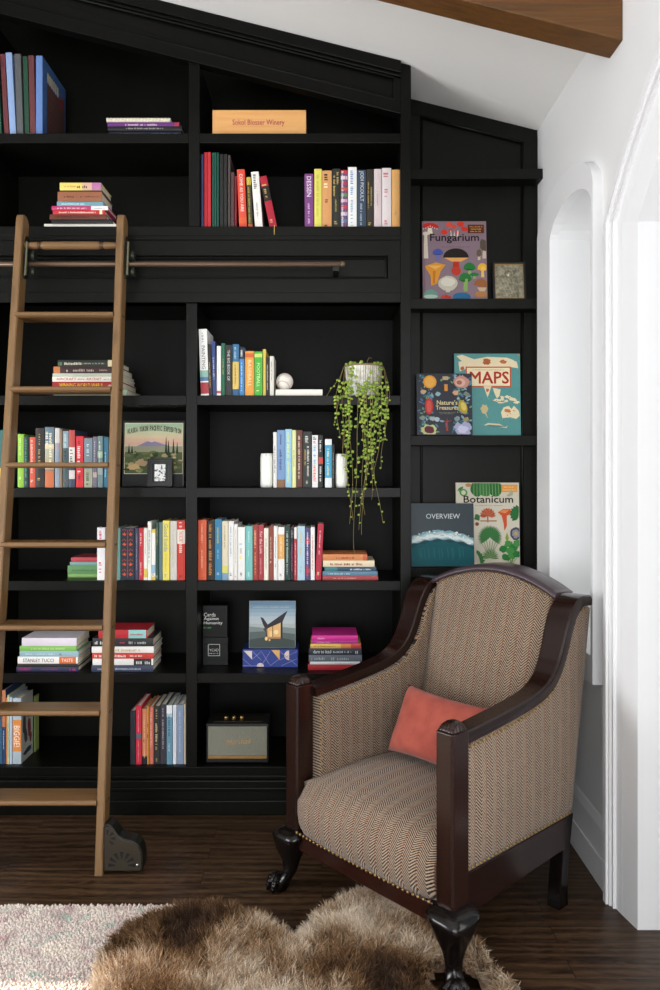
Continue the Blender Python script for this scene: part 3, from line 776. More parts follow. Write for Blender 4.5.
# shelf E left
zE = SHELF['E']; wh = 'in the small stack behind the ladder on the fourth shelf'
flat_stack([
    (67.6, 104, 3.6, '7faa5c', 'pale green thin book at the bottom', dict(w='of the small stack behind the ladder')),
    (67.6, 104, 8.4, '5b8f55', 'thick green book', dict(dash=[('3f6e40', .12, .8, .3)], w='in the small stack behind the ladder')),
    (70, 104, 3.8, '6f9a94', 'grey teal thin book', dict(w='in the small stack behind the ladder')),
    (71, 104, 4.4, 'b83c44', 'red thin book lying topmost', dict(w='of the small stack behind the ladder')),
], zE, 'books in the small stack behind the ladder', wh, d=3.40, dep=(.15, .2))
G = 'books standing right of the ladder rail'; wh = 'in the row right of the ladder'
up_row([
    (97, 104.8, 527.5, 'e9e6e6', 'white book with pink flowers behind the right ladder rail', dict(D=.06, dash=[('c83a68', .06, .14, .5), ('d04878', .14, .22, .4), ('c83a68', .66, .8, .6), ('d04878', .84, .9, .5)], w='on the fourth shelf')),
    (114, 120.2, 528, '5f9a90', 'teal green book beside the ladder rail', dict(dash=[('b8d8d0', .1, .8, .3)])),
    (120.7, 134.6, 527.5, '222a3c', 'thick navy cloth book with orange birds', dict(D=.14)),
    (135.2, 138.4, 528, '3a3f62', 'narrow navy book', dict(dash=[('a0a4b8', .1, .8, .3)])),
    (138.8, 143.3, 528, 'cc2734', 'red narrow book', dict(dash=[('f0d0d0', .1, .34, .4), ('f0d0d0', .66, .92, .3)])),
    (143.6, 147.3, 528, 'e8e4da', 'white book with a yellow foot', dict(bands=[(.78, .95, 'dfc050')], dash=[('a09c94', .1, .5, .3)])),
    (147.6, 151.3, 521.5, 'e6e8e0', 'tall white book with dark lettering', dict(dash=[('4a5050', .15, .62, .5), ('60b070', .66, .72, .5)])),
    (151.6, 155.5, 529, 'ebe9e4', 'white book with a yellow top and blue foot', dict(bands=[(0, .07, 'e0c040'), (.7, .86, '8fb2cc'), (.93, 1, 'e0c040')], dash=[('5a5a58', .86, .92, .6)])),
    (155.8, 158.6, 522, '1f4a3c', 'dark green narrow book', dict(dash=[('b8a850', .1, .4, .4), ('e0e0d8', .92, .97, .5)])),
    (158.9, 162.5, 522, '56757f', 'slate blue narrow book'),
    (162.8, 169.6, 520.5, 'ead64e', 'yellow book with blue lettering', dict(text=[('Good Inside', '5a8aa0', .06, .52, .6)], dash=[('a8a060', .56, .85, .2), ('5a8aa0', .9, .95, .4)])),
    (170, 176.8, 521, 'c9c6bc', 'light grey book with faint lettering', dict(dash=[('b0ada2', .15, .8, .3)])),
    (177.2, 185.2, 520.5, 'cf3126', 'red book with a white title band', dict(bands=[(.15, .39, 'e8ddd0')], text=[('THE SECRET', 'cf3126', .17, .37, .5)], dash=[('f0d8c8', .03, .12, .5), ('f0d8c8', .4, .55, .5), ('902018', .92, .96, .5)])),
], zE, G, wh)
# birds on the navy book
nav = [o for o in COL.objects if o.get('label', '').startswith('thick navy')][0]
m = MB(); T = 13.9 * YS / F; hb = Z(527.5, YS) - zE
def birdpts(cx, cz, s, fl):
    P = [(-1, .1), (-.55, .35), (-.2, .3), (.15, .75), (.3, .3), (.6, .2), (1, .45), (.75, 0), (.3, -.25), (-.2, -.2), (-.6, .05)]
    return [(cx + fl * a * s, -.0034, cz + b * s * 1.9) for a, b in P]
for r in range(5):
    for c_, fl in ((.27, 1), (.73, -1)):
        p = birdpts(T * c_, hb * (.1 + r * .19), T * .155, fl); m.add(p, [tuple(range(len(p)))])
        for k in range(3):
            q = (T * c_ + fl * .006 * (k - 1), hb * (.185 + r * .19) + .004 * (k % 2))
            if q[1] < hb * .97: m.add([(q[0] - .0015, -.0034, q[1]), (q[0], -.0034, q[1] - .004), (q[0] + .0015, -.0034, q[1]), (q[0], -.0034, q[1] + .004)], [(0, 1, 2, 3)])
m.add([(T * .49, -.0034, .01), (T * .515, -.0034, .01), (T * .515, -.0034, hb - .01), (T * .49, -.0034, hb - .01)], [(0, 1, 2, 3)])
m.build('bird_pattern', plain('c8502c'), nav, local=True, recalc=False)

# shelf E right
G = 'books in the longest row'; wh = 'in the longest row'
up_row([
    (197.6, 206.4, 520, 'e0562f', 'orange-red book at the left end', dict(dash=[('f2b898', .06, .4, .25), ('f2b898', .5, .8, .25)])),
    (207, 214.4, 521, '262019', 'black book with orange lettering', dict(dash=[('c8803c', .06, .92, .5)])),
    (214.8, 221.8, 519, '2a7ba8', 'tall blue book with green yellow lettering', dict(dash=[('b8b850', .14, .4, .4), ('8ac0d0', .5, .65, .3), ('c8d8e0', .88, .94, .4)])),
    (222.1, 228, 521, 'dfd2b4', 'cream book with a yellow and blue foot', dict(bands=[(.76, .88, 'd8d460'), (.88, 1, '78a0c0')], dash=[('9a8a6a', .08, .48, .35)])),
    (228.3, 233.7, 521, 'e9e9e7', 'white book with grey lettering', dict(dash=[('8a94a0', .1, .6, .35), ('4a545e', .88, .93, .5)])),
    (234, 237.6, 524, 'e6e3de', 'narrow white book with a red mark', dict(dash=[('a8a29a', .1, .7, .3), ('b84a44', .9, .95, .5)])),
    (238, 245, 527, 'ebebe8', 'white book with a blue and a yellow dot', dict(bands=[], dash=[('7ab0cc', .31, .38, .6), ('e8d848', .54, .61, .6), ('909090', .4, .5, .4), ('484848', .86, .92, .4)])),
    (245.4, 252.6, 526, '6fbdb8', 'aqua book with pale lettering', dict(dash=[('b8e0dc', .1, .6, .3), ('d0ecea', .85, .93, .35)])),
    (252.9, 258, 525, 'a8352c', 'brick red book with gold lettering', dict(dash=[('d8b080', .1, .42, .5), ('d8b080', .5, .9, .35)])),
    (258.3, 263.7, 525, 'b0303a', 'crimson book with white script lettering', dict(text=[('For the Love', 'f0d4d0', .12, .52, .5)], dash=[('d8a8a8', .6, .9, .25)])),
    (264, 268.5, 528, 'e9e4d2', 'cream book with dark lettering', dict(dash=[('6a6456', .2, .8, .3)])),
    (268.8, 273.4, 526, '8f4030', 'brown red book with a small circle', dict(dash=[('d8b8a0', .2, .6, .3), ('e0c8b0', .65, .69, .5)])),
    (273.7, 277.7, 526, 'e4e4e2', 'narrow white book with blue dots', dict(dash=[('708090', .2, .6, .3), ('486078', .7, .76, .4)])),
    (278.1, 284.4, 527, 'eae8e2', 'white book with an orange panel', dict(bands=[(.14, .6, 'e6a854')], dash=[('f8e0b8', .2, .55, .3), ('8a8a88', .88, .93, .5)])),
    (284.8, 290.2, 526, '1f3f38', 'dark green book with white lettering', dict(dash=[('b8c8c0', .1, .9, .4)])),
    (290.5, 293.9, 527, '22222a', 'narrow black book with pink lettering', dict(dash=[('c03a78', .3, .85, .5), ('a8a8b0', .06, .2, .4)])),
    (294.1, 297, 527, 'b8323c', 'narrow red book with a white top', dict(bands=[(0, .22, 'e8e0d8')], dash=[('e8c8c4', .3, .9, .4)])),
    (297.4, 305, 526, 'a9cbdc', 'pale blue book with faint gold lettering', dict(dash=[('c8b070', .1, .56, .35), ('88a8b8', .75, .85, .3)])),
    (305.3, 310.2, 528, '51447a', 'violet book with red and white pattern', dict(bands=[(.2, .3, 'c04860'), (.78, .86, 'b83848')], dash=[('e0dce8', .08, .7, .4), ('c84058', .72, .92, .6)])),
    (310.6, 314.8, 527, 'e8e6e2', 'white book with red lettering', dict(dash=[('b84a50', .15, .8, .4)])),
    (315.2, 321.2, 524, 'b81f38', 'crimson book leaning right at the right end', dict(xt=317.8, dash=[('e8b8b8', .12, .42, .3), ('e8b8b8', .48, .56, .3), ('d8d0a0', .86, .92, .4)])),
], zE, G, wh)
wh = 'in the stack under the plant tips'
flat_stack([
    (322.6, 378, 4.3, 'ab3f42', 'dull red book at the bottom', dict(dash=[('d0a098', .2, .6, .4)])),
    (322.6, 377.5, 4.6, '5a8098', 'steel blue book', dict(dash=[('b8d0d8', .1, .5, .4)])),
    (324.5, 376, 4.4, '2e4c66', 'dark blue book with teal end', dict(bands=[(0, .25, '3a7a80')], dash=[('c8d4e0', .5, .9, .5)])),
    (323, 374.5, 6.2, 'e3d3ae', 'cream book with dark red lettering', dict(dash=[('8a2c28', .14, .8, .5)])),
    (322.6, 367.4, 6.2, 'd98348', 'orange book lying topmost', dict(dash=[('8a3c24', .3, .7, .4)], bands=[(.9, 1, 'c8603c')])),
], zE, 'books in the stack under the plant tips', wh)

# shelf F left: two stacks
zF = SHELF['F']; wh = 'in the low stack between the ladder rails'
flat_stack([
    (16, 78, 5.2, '2b3050', 'navy book with magenta lettering', dict(D=.2, text=[('HARRY', 'b82c78', .04, .24, .5)], dash=[('8a3a78', .4, .7, .35), ('b82c78', .86, .96, .6)])),
    (18, 78, 3.2, '2a2623', 'thin black book', dict(D=.19)),
    (18, 78, 6.8, 'ece9e4', 'white book with an orange right end', dict(D=.19, bands=[(.69, .97, 'dd6a34')], text=[('STANLEY TUCCI', '2c2c2c', .09, .6, .52), ('TASTE', 'f6e4d4', .73, .92, .5)])),
    (19.7, 78.6, 5.8, '8db3c0', 'pale blue book', dict(D=.19, dash=[('c8dce0', .1, .6, .3), ('405058', .68, .71, .5)])),
    (20, 76.7, 5, '7fbf52', 'lime green book', dict(D=.18, dash=[('c0e0a0', .2, .8, .4)])),
    (22, 76.7, 8.0, 'd9d0dc', 'thick lilac white book lying topmost', dict(D=.19, side='dcd4de')),
], zF, 'books in the two low stacks', wh)
wh = 'in the low stack behind the right ladder rail'
flat_stack([
    (91.5, 153, 6.6, '333d55', 'slate navy book', dict(D=.18, dash=[('a8b0c0', .1, .8, .4)])),
    (92.4, 153, 6.4, 'e6e3e0', 'white book with a black picture', dict(D=.18, bands=[(.68, .97, '2a2828')], dash=[('c8c8c8', .72, .95, .7)])),
    (92, 153, 6.2, 'd2362e', 'red book with white lettering', dict(D=.18, dash=[('f0dcd4', .04, .55, .5), ('f0dcd4', .62, .82, .35)])),
    (92, 154, 6.2, 'e9e6e2', 'white book with gold lettering', dict(D=.18, dash=[('c8a868', .3, .78, .5)])),
    (92.4, 153, 8.2, '2a2a2c', 'black book with white lettering', dict(D=.18, dash=[('d8d8d8', .04, .3, .5), ('c84060', .45, .53, .3), ('b0b0b0', .6, .88, .4)])),
    (98.5, 147, 8.4, 'c8242e', 'red book with an aqua panel, topmost', dict(D=.16, bands=[(.62, .98, '8fd0cc')], dash=[('c02c34', .66, .94, .3)])),
], zF, 'books in the two low stacks', wh)
red = [o for o in COL.objects if o.get('label', '').startswith('red book with an aqua')][0]
m = MB(); tt = 8.4 * YS / F + .0002; put_text(m, 'SIMPLE', (.05, .03, tt), (1, 0, 0), (0, 1, 0), .12, .08); m.build('cover_lettering', plain('dfb4b4'), red, local=True, recalc=False) if False else None

# shelf F right: boxes and books
def box_thing(name, label, cat, x0, x1, y0, y1, z0, z1, mat, lid=None):
    r = empty(name, ((x0 + x1) / 2, y0, z0), label, cat)
    if lid:
        MB().box(x0 + .0008, x1 - .0008, y0 + .0008, y1 - .0008, z0, z1 - lid).build('box_base', mat, r, bevel=.001)
        MB().box(x0, x1, y0, y1, z1 - lid + .0006, z1).build('box_lid', mat, r, bevel=.0015)
    else:
        MB().box(x0, x1, y0, y1, z0, z1).build('box_body', mat, r, bevel=.0015)
    return r
BOXK = plain('0d0d0c', .4, .2); BOXG = plain('171a17', .4, .2)
d = 3.44
zb1 = zF + .0005; zt1 = Z(637.5, d)
b1 = box_thing('game_box', 'dark game box with an outlined emblem, under the black card box', 'box', -.5235, X(228, d), d, d + .10, zb1, zt1, BOXG, lid=.03)
m = MB(); cx, cz, s = X(214, d), Z(650, d), .026
for a, b, c_, e in ((-1, 1, .92, 1), (-1, 1, -1, -.92), (-1, -.92, -1, 1), (.92, 1, -1, 1)):
    m.box(cx + a * s, cx + b * s, d - .0012, d, cz + c_ * s, cz + e * s)
put_text(m, 'YCAD', (cx - s * .8, d - .0013, cz - .006), (1, 0, 0), (0, 0, 1), s * 1.6, .012)
put_dashes(m, (cx - s * .8, d - .0013, cz - .017), (1, 0, 0), (0, 0, 1), s * 1.6, .006, seed=3)
m.build('printed_emblem', plain('c8cac4'), b1, recalc=False)
zt2 = Z(605.5, d)
b2 = box_thing('card_game_box', 'black card box with white lettering on top of the game box', 'box', -.5235, X(227.3, d), d + .002, d + .09, zt1 + .0005, zt2, BOXK)
m = MB(); y = d + .0012
for i, s_ in enumerate(('Cards', 'Against', 'Humanity')):
    put_text(m, s_, (X(203.7, d), y, Z(616.6 + i * 4.3, d)), (1, 0, 0), (0, 0, 1), (.052, .066, .082)[i], .0165)
m.build('printed_lettering', plain('e8e8e4'), b2, recalc=False)
m = MB(); put_dashes(m, (X(203.7, d), y, Z(628.4, d)), (1, 0, 0), (0, 0, 1), .032, .008, seed=5); m.build('green_lettering', plain('3fae58'), b2, recalc=False)
# blue patterned box
d = 3.40; bw0, bw1 = X(242.6, d), X(298, d); zt3 = Z(649.5, d)
b3 = box_thing('patterned_box', 'blue box with gold and white geometric pattern under the house book', 'box', bw0, bw1, d, d + .15, zF + .0005, zt3, plain('253a86', .4), lid=.02)
m = MB(); w = bw1 - bw0; h = zt3 - zF; y = d - .0007
def tri(a, b, c_, mi): m.add([(bw0 + w * p[0], y, zF + h * p[1]) for p in (a, b, c_)], [(0, 1, 2)], mi)
def ln(a, b): 
    p, q = Vector((bw0 + w * a[0], y, zF + h * a[1])), Vector((bw0 + w * b[0], y, zF + h * b[1])); t = (q - p).normalized(); nn = Vector((-t.z, 0, t.x)) * .0009
    m.add([p - nn, q - nn, q + nn, p + nn], [(0, 1, 2, 3)], 2)
tri((.02, .93), (.17, .93), (.17, .45), 0); tri((.52, .97), (.67, .97), (.67, .42), 1)
def semi(cx, cz, r, a0, a1, mi):
    p = [(bw0 + w * cx, y, zF + h * cz)] + [(bw0 + w * cx + r * math.cos(a0 + (a1 - a0) * k / 10), y, zF + h * cz + r * math.sin(a0 + (a1 - a0) * k / 10)) for k in range(11)]
    m.add(p, [tuple(range(12))], mi)
semi(.84, .68, .021, pi / 2, 3 * pi / 2, 0); semi(.32, .05, .016, 0, pi, 0)
for a, b in (((.0, .5), (.17, .05)), ((.17, .45), (.34, .9)), ((.34, .9), (.5, .1)), ((.34, .1), (.5, .9)), ((.5, .1), (.67, .5)), ((.67, .42), (.99, .9)), ((.67, .9), (.99, .1)), ((.0, .1), (.3, .1)), ((.7, .1), (.99, .5)), ((.17, .93), (.34, .4))): ln(a, b)
m.build('geometric_pattern', [plain('d8c8c0'), plain('d8a860'), plain('8a8cc0')], b3, recalc=False)
# stack right
wh = 'in the stack behind the armchair arm'
flat_stack([
    (308, 360, 5.8, 'b4202c', 'red book', dict(w='at the bottom of the stack behind the armchair arm')),
    (310, 360, 2.8, 'd8dcdc', 'thin white book', dict(dash=[('a8b0b0', .5, .9, .4)])),
    (308.8, 362, 6.8, '5e6672', 'grey book with faint lettering', dict(dash=[('98a0a8', .05, .3, .5), ('98a0a8', .42, .75, .6)])),
    (309, 361.6, 6.8, '2d3340', 'dark slate book with white lettering', dict(text=[('dare to lead', 'd0d4d8', .08, .42, .5)], dash=[('a8acb4', .46, .8, .4), ('c0c4c8', .88, .94, .6)])),
    (310.5, 361, 4.4, 'e0b850', 'yellow book with a red right end', dict(bands=[(.6, .8, 'dd8040'), (.8, 1, 'c83c38')], dash=[('a87830', .06, .5, .4)])),
    (312, 358, 3.0, 'b0308a', 'thin violet pink book', dict(dash=[('e0a0c8', .1, .4, .4)])),
    (312, 357.7, 5.2, 'd81f90', 'bright magenta book lying topmost', dict(dash=[('f0b0d8', .12, .3, .4)])),
], zF, 'books in the stack behind the armchair arm', wh, d=3.35)

# shelf G left
zG = SHELF['G']; G = 'books on the bottom left shelf'; wh = 'on the bottom left shelf'
up_row([
    (-12, -6, 702, '3a6a8a', 'blue book cut by the left picture edge', dict(D=.2)),
    (-5.6, 1.6, 700, '2f6284', 'deep blue book at the left picture edge', dict(D=.2)),
    (2, 5.5, 690, '2c3f6c', 'navy narrow book with an orange top', dict(bands=[(0, .5, 'c8784c')], D=.2, dash=[('b8c0d0', .55, .8, .4)])),
    (5.7, 7.2, 698, 'd88a3a', 'thin orange book', dict(D=.16)),
    (7.4, 9.5, 695, 'c5cfa6', 'thin pale green book', dict(D=.18, dash=[('6a9a6a', .4, .9, .5)])),
    (9.7, 12.2, 697, 'b4c4da', 'thin pale blue book', dict(D=.17)),
    (12.5, 21, 698, 'a9bac4', 'grey blue picture book with an orange spine panel', dict(D=.135, side='b9b8ae', bands=[(.33, .81, 'e88a38')], text=[('BIGGIE!', 'f6e8d8', .42, .74, .7)])),
    (33.8, 35.4, 696, '6d8a4a', 'thin green and yellow picture book set further back', dict(D=.045, d=3.47, side='8f9a50')),
], zG, G, wh)
bg = [o for o in COL.objects if o.get('label', '').startswith('grey blue picture')][0]
# shelf G right
G = 'books on the bottom shelf left of the speaker'; wh = 'in the bottom row'
up_row([
    (130.4, 135.6, 710.5, '25272f', 'short black book at the left end', dict(dash=[])),
    (136, 141.6, 705.6, 'd3223c', 'red book with a grey band', dict(bands=[(.48, .56, '5c6478')], dash=[('e89098', .08, .44, .25), ('e89098', .6, .95, .25)])),
    (142, 147, 709, 'd98052', 'orange book with a black foot', dict(bands=[(.86, 1, '23232a')], dash=[('f0c8a8', .1, .9, .25), ('2a2420', .56, .6, .6)])),
    (147.2, 148.9, 706, 'd8962c', 'thin amber book', dict(dash=[('3a2a18', .3, .36, .8), ('3a2a18', .48, .54, .8)])),
    (149.1, 153.4, 706.7, 'd06a58', 'salmon book with pale lettering', dict(dash=[('f0b8a8', .1, .7, .4)])),
    (153.8, 159.8, 706, '2b2a2a', 'black book with gold lettering', dict(dash=[('b8a070', .06, .22, .35), ('c8b080', .3, .66, .5), ('b8a070', .7, .76, .5), ('b8a070', .9, .96, .3)])),
    (160.2, 166.3, 704.5, '38353e', 'dark plum book with small white lettering', dict(dash=[('b8b4bc', .06, .2, .25), ('c0bcc4', .25, .74, .25)])),
    (166.7, 172.4, 705, '5f93ac', 'sea blue book with a white top', dict(bands=[(0, .14, 'e4ebee'), (.14, .2, 'a8c4d0')], dash=[('2a4a60', .18, .52, .4), ('c8dce4', .65, .8, .3)])),
    (172.8, 176.4, 705, 'dfe3ea', 'white narrow book', dict(dash=[('b0b8c8', .1, .8, .25)])),
    (176.8, 183.6, 705, '8296b4', 'grey blue book with pale lettering', dict(dash=[('b0c0d4', .1, .8, .25)])),
    (184, 185.8, 704, 'd8c8a8', 'thin cream book against the post'),
], zG, G, wh)

T = 8.5 * YS / F; Hb = Z(698, YS) - zG; rr = random.Random(31); m = MB(); k_ = 0
for y, z_, a, b, mi in ((.035, .17, .020, .07, 0), (.05, .10, .016, .03, 0), (.09, .13, .02, .035, 1), (.075, .19, .014, .02, 1), (.105, .08, .012, .02, 1), (.07, .035, .045, .012, 2), (.10, .21, .016, .02, 3), (.03, .23, .012, .016, 3)):
    k_ += 1; p = []
    for i in range(12):
        t_ = 2 * pi * i / 12; q = 1 + rr.uniform(-.25, .25); p.append((T + .0006 + .00002 * k_, min(.132, max(.004, y + a * q * math.cos(t_))), min(Hb - .004, max(.004, z_ + b * q * math.sin(t_)))))
    m.add(p, [tuple(range(12))], mi)
m.build('cover_picture', [cloth('4a4a4c'), cloth('8a3038'), cloth('2c3c54'), cloth('a8886a')], bg, local=True, recalc=False)
# ------------------------------------------------------------------ picture books on the ledges
class Art:
    """flat printed shapes on a cover, in fractions of the cover, stacked in thin layers"""
    def __init__(s, W, Hh, u0=0): s.o = u0; s.W, s.H = W, Hh; s.m = MB(); s.ms = []; s.k = 0; s.y0 = -.0012; s.out = 0
    def mat(s, c):
        mm = plain(c, .5, .12, var=.05, nscale=90)
        if mm not in s.ms: s.ms.append(mm)
        return s.ms.index(mm)
    def y(s): s.k += 1; return s.y0 - .000012 * s.k
    def poly(s, pts, c):
        y = s.y(); pts = [(min(max(u, .008), .992), min(max(v, .006), .994)) for u, v in pts]
        s.m.add([(u * s.W, y, v * s.H) for u, v in pts], [tuple(range(len(pts)))], s.mat(c))
    def rect(s, u0, v0, u1, v1, c): s.poly([(u0, v0), (u1, v0), (u1, v1), (u0, v1)], c)
    def oval(s, u, v, a, b, c, a0=0, a1=2 * pi, n=18, wob=0, seed=0, rot=0):
        r = random.Random(seed); P = []
        for k in range(n):
            t = a0 + (a1 - a0) * k / (n if a1 - a0 > 6.2 else n - 1); q = 1 + r.uniform(-wob, wob)
            x, z = a * q * math.cos(t), b * q * math.sin(t) * s.W / s.H
            x2 = x * math.cos(rot) - z * math.sin(rot) * s.H / s.W; z2 = x * math.sin(rot) * s.W / s.H + z * math.cos(rot)
            P.append((u + x2, v + z2))
        s.poly(P, c)
    def text(s, st, u0, u1, v, hf, c, bold=0):
        y = s.y(); n = 1
        for dx, dz in ([(0, 0)] + ([(bold, 0), (0, bold), (bold, bold)] if bold else [])):
            put_text(s.m, st, (u0 * s.W + dx, s.y(), v * s.H + dz), (1, 0, 0), (0, 0, 1), (u1 - u0) * s.W, hf * s.H, s.mat(c))
    def dashes(s, u0, u1, v, hf, c, seed=0): put_dashes(s.m, (u0 * s.W, s.y(), v * s.H), (1, 0, 0), (0, 0, 1), (u1 - u0) * s.W, hf * s.H, s.mat(c), seed)
    def mushroom(s, u, v, w, h, cap, stem, gill=None):
        s.poly([(u - w * .16, v), (u + w * .16, v), (u + w * .1, v + h * .6), (u - w * .1, v + h * .6)], stem)
        P = [(u + w * .5 * math.cos(t), v + h * .55 + h * .45 * math.sin(t)) for t in [pi * k / 10 for k in range(11)]]
        s.poly(P, cap)
        if gill: s.poly([(u - w * .45, v + h * .55), (u + w * .45, v + h * .55), (u + w * .2, v + h * .46), (u - w * .2, v + h * .46)], gill)
    def leaf(s, u, v, L, w, ang, c):
        P = []
        for k in range(7): t = k / 6; P.append((t * L, w * math.sin(pi * t)))
        for k in range(5, 0, -1): t = k / 6; P.append((t * L, -w * math.sin(pi * t)))
        ca, sa = math.cos(ang), math.sin(ang)
        s.poly([(u + a * ca - b * sa, v + (a * sa + b * ca) * s.W / s.H) for a, b in P], c)
    def build(s, root, name='cover_art'): s.m.v = [(x + s.o, y, z) for x, y, z in s.m.v]; return s.m.build(name, s.ms, root, local=True, recalc=False)

def leaning(px0, px1, pyt, pyb, ybase, thick, tilt, col, label, ledge, side=None):
    zl = LEDGE[ledge] + .0008; w = X(px1, ybase) - X(px0, ybase); h = (Z(pyt, ybase + .02) - zl) / math.cos(tilt)
    r = book('picture_book', label, 'picture books shown on the black ledges', thick, w, h, col, 'face', (X(px0, ybase), ybase, zl), tilt=-tilt, side=side, bulge=.001, rough=.4)
    return r, Art(w, h)

r, a = leaning(423, 487.5, 221, 298.6, 3.520, .022, math.radians(5), '8f7581', 'mauve picture book covered with painted mushrooms, on the upper black ledge', '2', '7b6470')
a.rect(.0, .0, .035, 1, '7f6672')
for k, (u, v, s_) in enumerate(((.34, .86, .05), (.42, .955, .05), (.6, .965, .055), (.5, .93, .04), (.66, .9, .05), (.56, .85, .03), (.44, .88, .03))): a.oval(u, v, s_, s_ * .8, ('d83a2a', 'e2503a')[k % 2], seed=k, wob=.1)
for u in (.45, .5, .55): a.poly([(u - .012, .8), (u + .012, .8), (u + .03 * (u - .5) * 10, .88), (u, .88)], 'e8d8c8')
a.mushroom(.12, .83, .28, .15, 'c8322c', 'e8dcc8')
for i in range(7): a.oval(.02 + .035 * i, .935 - .012 * abs(i - 3), .009, .009, 'f0e0d0', n=8)
a.poly([(.02, .52), (.09, .52), (.075, .85), (.03, .85)], 'd8ccb8'); a.oval(.055, .84, .06, .03, 'ddd2bf')
a.mushroom(.24, .495, .17, .15, '4a5aa8', '6a74b8', '3a4488')
a.rect(.71, .845, .965, .955, '5a2c20'); a.dashes(.74, .94, .92, .02, 'd8a050', 1); a.dashes(.76, .92, .89, .02, 'd8a050', 2); a.dashes(.75, .93, .86, .02, 'd8a050', 3)
a.text('Fungarium', .12, .88, .715, .12, '221c20', .0012)
a.dashes(.3, .74, .665, .008, '40303a', 4)
a.poly([(.46, .33), (.58, .33), (.56, .5), (.48, .5)], 'b83828'); a.oval(.52, .36, .075, .07, 'c04030')
a.poly([(.33, .53), (.72, .53), (.6, .48), (.45, .48)], 'e8a860')
a.poly([(.52 + .2 * math.cos(t), .53 + .12 * math.sin(t)) for t in [pi * k / 12 for k in range(13)]], '2a2422')
a.poly([(.03, .42), (.2, .47), (.36, .44), (.28, .36), (.22, .2), (.13, .17), (.12, .3)], 'e29a3c')
a.poly([(.08, .43), (.3, .43), (.2, .38)], 'f0b860'); a.poly([(.15, .2), (.19, .2), (.2, .36), (.16, .36)], 'c87c28')
for u, v, w_, h_ in ((.73, .28, .19, .19), (.66, .12, .2, .22), (.8, .26, .15, .08)): a.mushroom(u, v, w_, h_, '2f7a3c', '8fae70', '1f5a2c')
a.poly([(.64, .1), (.69, .1), (.7, .26), (.66, .26)], '8ab060')
a.mushroom(.93, .28, .16, .18, 'e8b040', 'e8c070', 'd89830'); a.mushroom(.94, .3, .08, .12, 'f0c050', 'e8c070')
a.poly([(.86, .5), (.9, .5), (.9, .56), (.86, .56)], 'd0c0a8'); a.oval(.88, .59, .04, .06, '6a5c4c', seed=3, wob=.15)
a.poly([(.93, .52), (.99, .52), (.99, .62), (.94, .62)], 'c8b8a0'); a.oval(.955, .69, .06, .1, '5c5044', seed=4, wob=.15)
a.oval(.39, .2, .15, .12, 'c9c2ae', wob=.04, seed=5); a.oval(.39, .22, .11, .07, 'ddd8c8', wob=.1, seed=6); a.rect(.355, .09, .42, .14, 'd0c8b8')
a.poly([(.8, .18)] + [(.9 + .11 * math.cos(t), .17 + .09 * math.sin(t)) for t in [pi - pi * k / 10 for k in range(11)]] + [(.995, .14)], '9a6038'); a.poly([(.84, .15), (.99, .15), (.96, .1), (.88, .1)], 'c8b090')
a.oval(.9, .06, .1, .05, 'b07a48'); a.oval(.12, .06, .11, .08, '6f9a8c'); a.oval(.12, .035, .11, .03, 'b8c8b8')
a.oval(.6, .03, .14, .07, '2f6a92'); a.oval(.36, .035, .03, .03, 'c83828'); a.oval(.31, .03, .03, .025, 'd04830'); a.oval(.41, .025, .025, .02, 'c83828')
a.build(r)
icon = empty('icon_frame', (X(510, 3.53), 3.53, LEDGE['2'] + .0034), 'small black framed silver relief icon beside the mushroom book', 'picture frame')
tl = math.radians(7); w = X(526.5, 3.53) - X(493.6, 3.53); h = (Z(262, 3.54) - LEDGE['2']) / math.cos(tl)
icon.rotation_euler = (-tl, 0, 0)
def framed(root, w, h, b, t, mframe, inner, mat, eps=.0):
    m = MB(); m.box(-w / 2, -w / 2 + b, 0, t, .0008, h); m.box(w / 2 - b, w / 2, 0, t, .0008, h); m.box(-w / 2 + b, w / 2 - b, 0, t, .0008, b); m.box(-w / 2 + b, w / 2 - b, 0, t, h - b, h)
    m.build('frame', mframe, root, local=True, bevel=.0015)
    m = MB(); m.box(-w / 2 + b, w / 2 - b, t * .35, t * .9, b, h - b); return m.build(inner, mat, root, local=True)
framed(icon, w, h, .008, .018, plain('1c1a18', .4), 'backing', plain('2a261c', .4))
m = MB(); g = .0035; a_, b_ = w / 2 - .008, h - .008
m.box(-a_, -a_ + g, .002, .006, .008, b_); m.box(a_ - g, a_, .002, .006, .008, b_); m.box(-a_ + g, a_ - g, .002, .006, .008, .008 + g); m.box(-a_ + g, a_ - g, .002, .006, b_ - g, b_)
m.build('gilt_slip', plain('b08a4a', .35, .5, .6), icon, local=True)
t = NT('silver_relief', .38, .5, .7); o = t.obj(); n = t.noise(o, 70, 4, .6); v = t.n('ShaderNodeTexVoronoi'); t.l(o, v.inputs['Vector']); v.inputs['Scale'].default_value = 130
t.color(t.ramp(n, [(.3, '6b6756'), (.65, 'aca68f')])); t.bump(v.outputs['Distance'], .2, .003)
SILV = t.m; m = MB(); n_ = 40; gx, gz = a_ - g, (b_ - .0115)
rr = random.Random(4); pts = []
def relief(u, v):
    hh = .0
    hh = max(hh, .0045 * math.sqrt(max(0, 1 - ((u - .02) / .2) ** 2 - ((v - .42) / .2) ** 2)))
    hh = max(hh, .0055 * math.sqrt(max(0, 1 - ((u + .02) / .17) ** 2 - ((v - .45) / .13) ** 2)))
    d0 = math.hypot(u, (v - .42)); 
    if .26 < d0 < .34: hh = max(hh, .002 + .0008 * math.sin(30 * math.atan2(v - .42, u)))
    if v < .25: hh = max(hh, .004 * math.sqrt(max(0, 1 - (u / .62) ** 2)) * min(1, (.27 - v) * 6) + .0007 * math.sin(28 * u + 15 * v))
    hh += .0005 * math.sin(40 * u) * math.sin(36 * v)
    return hh
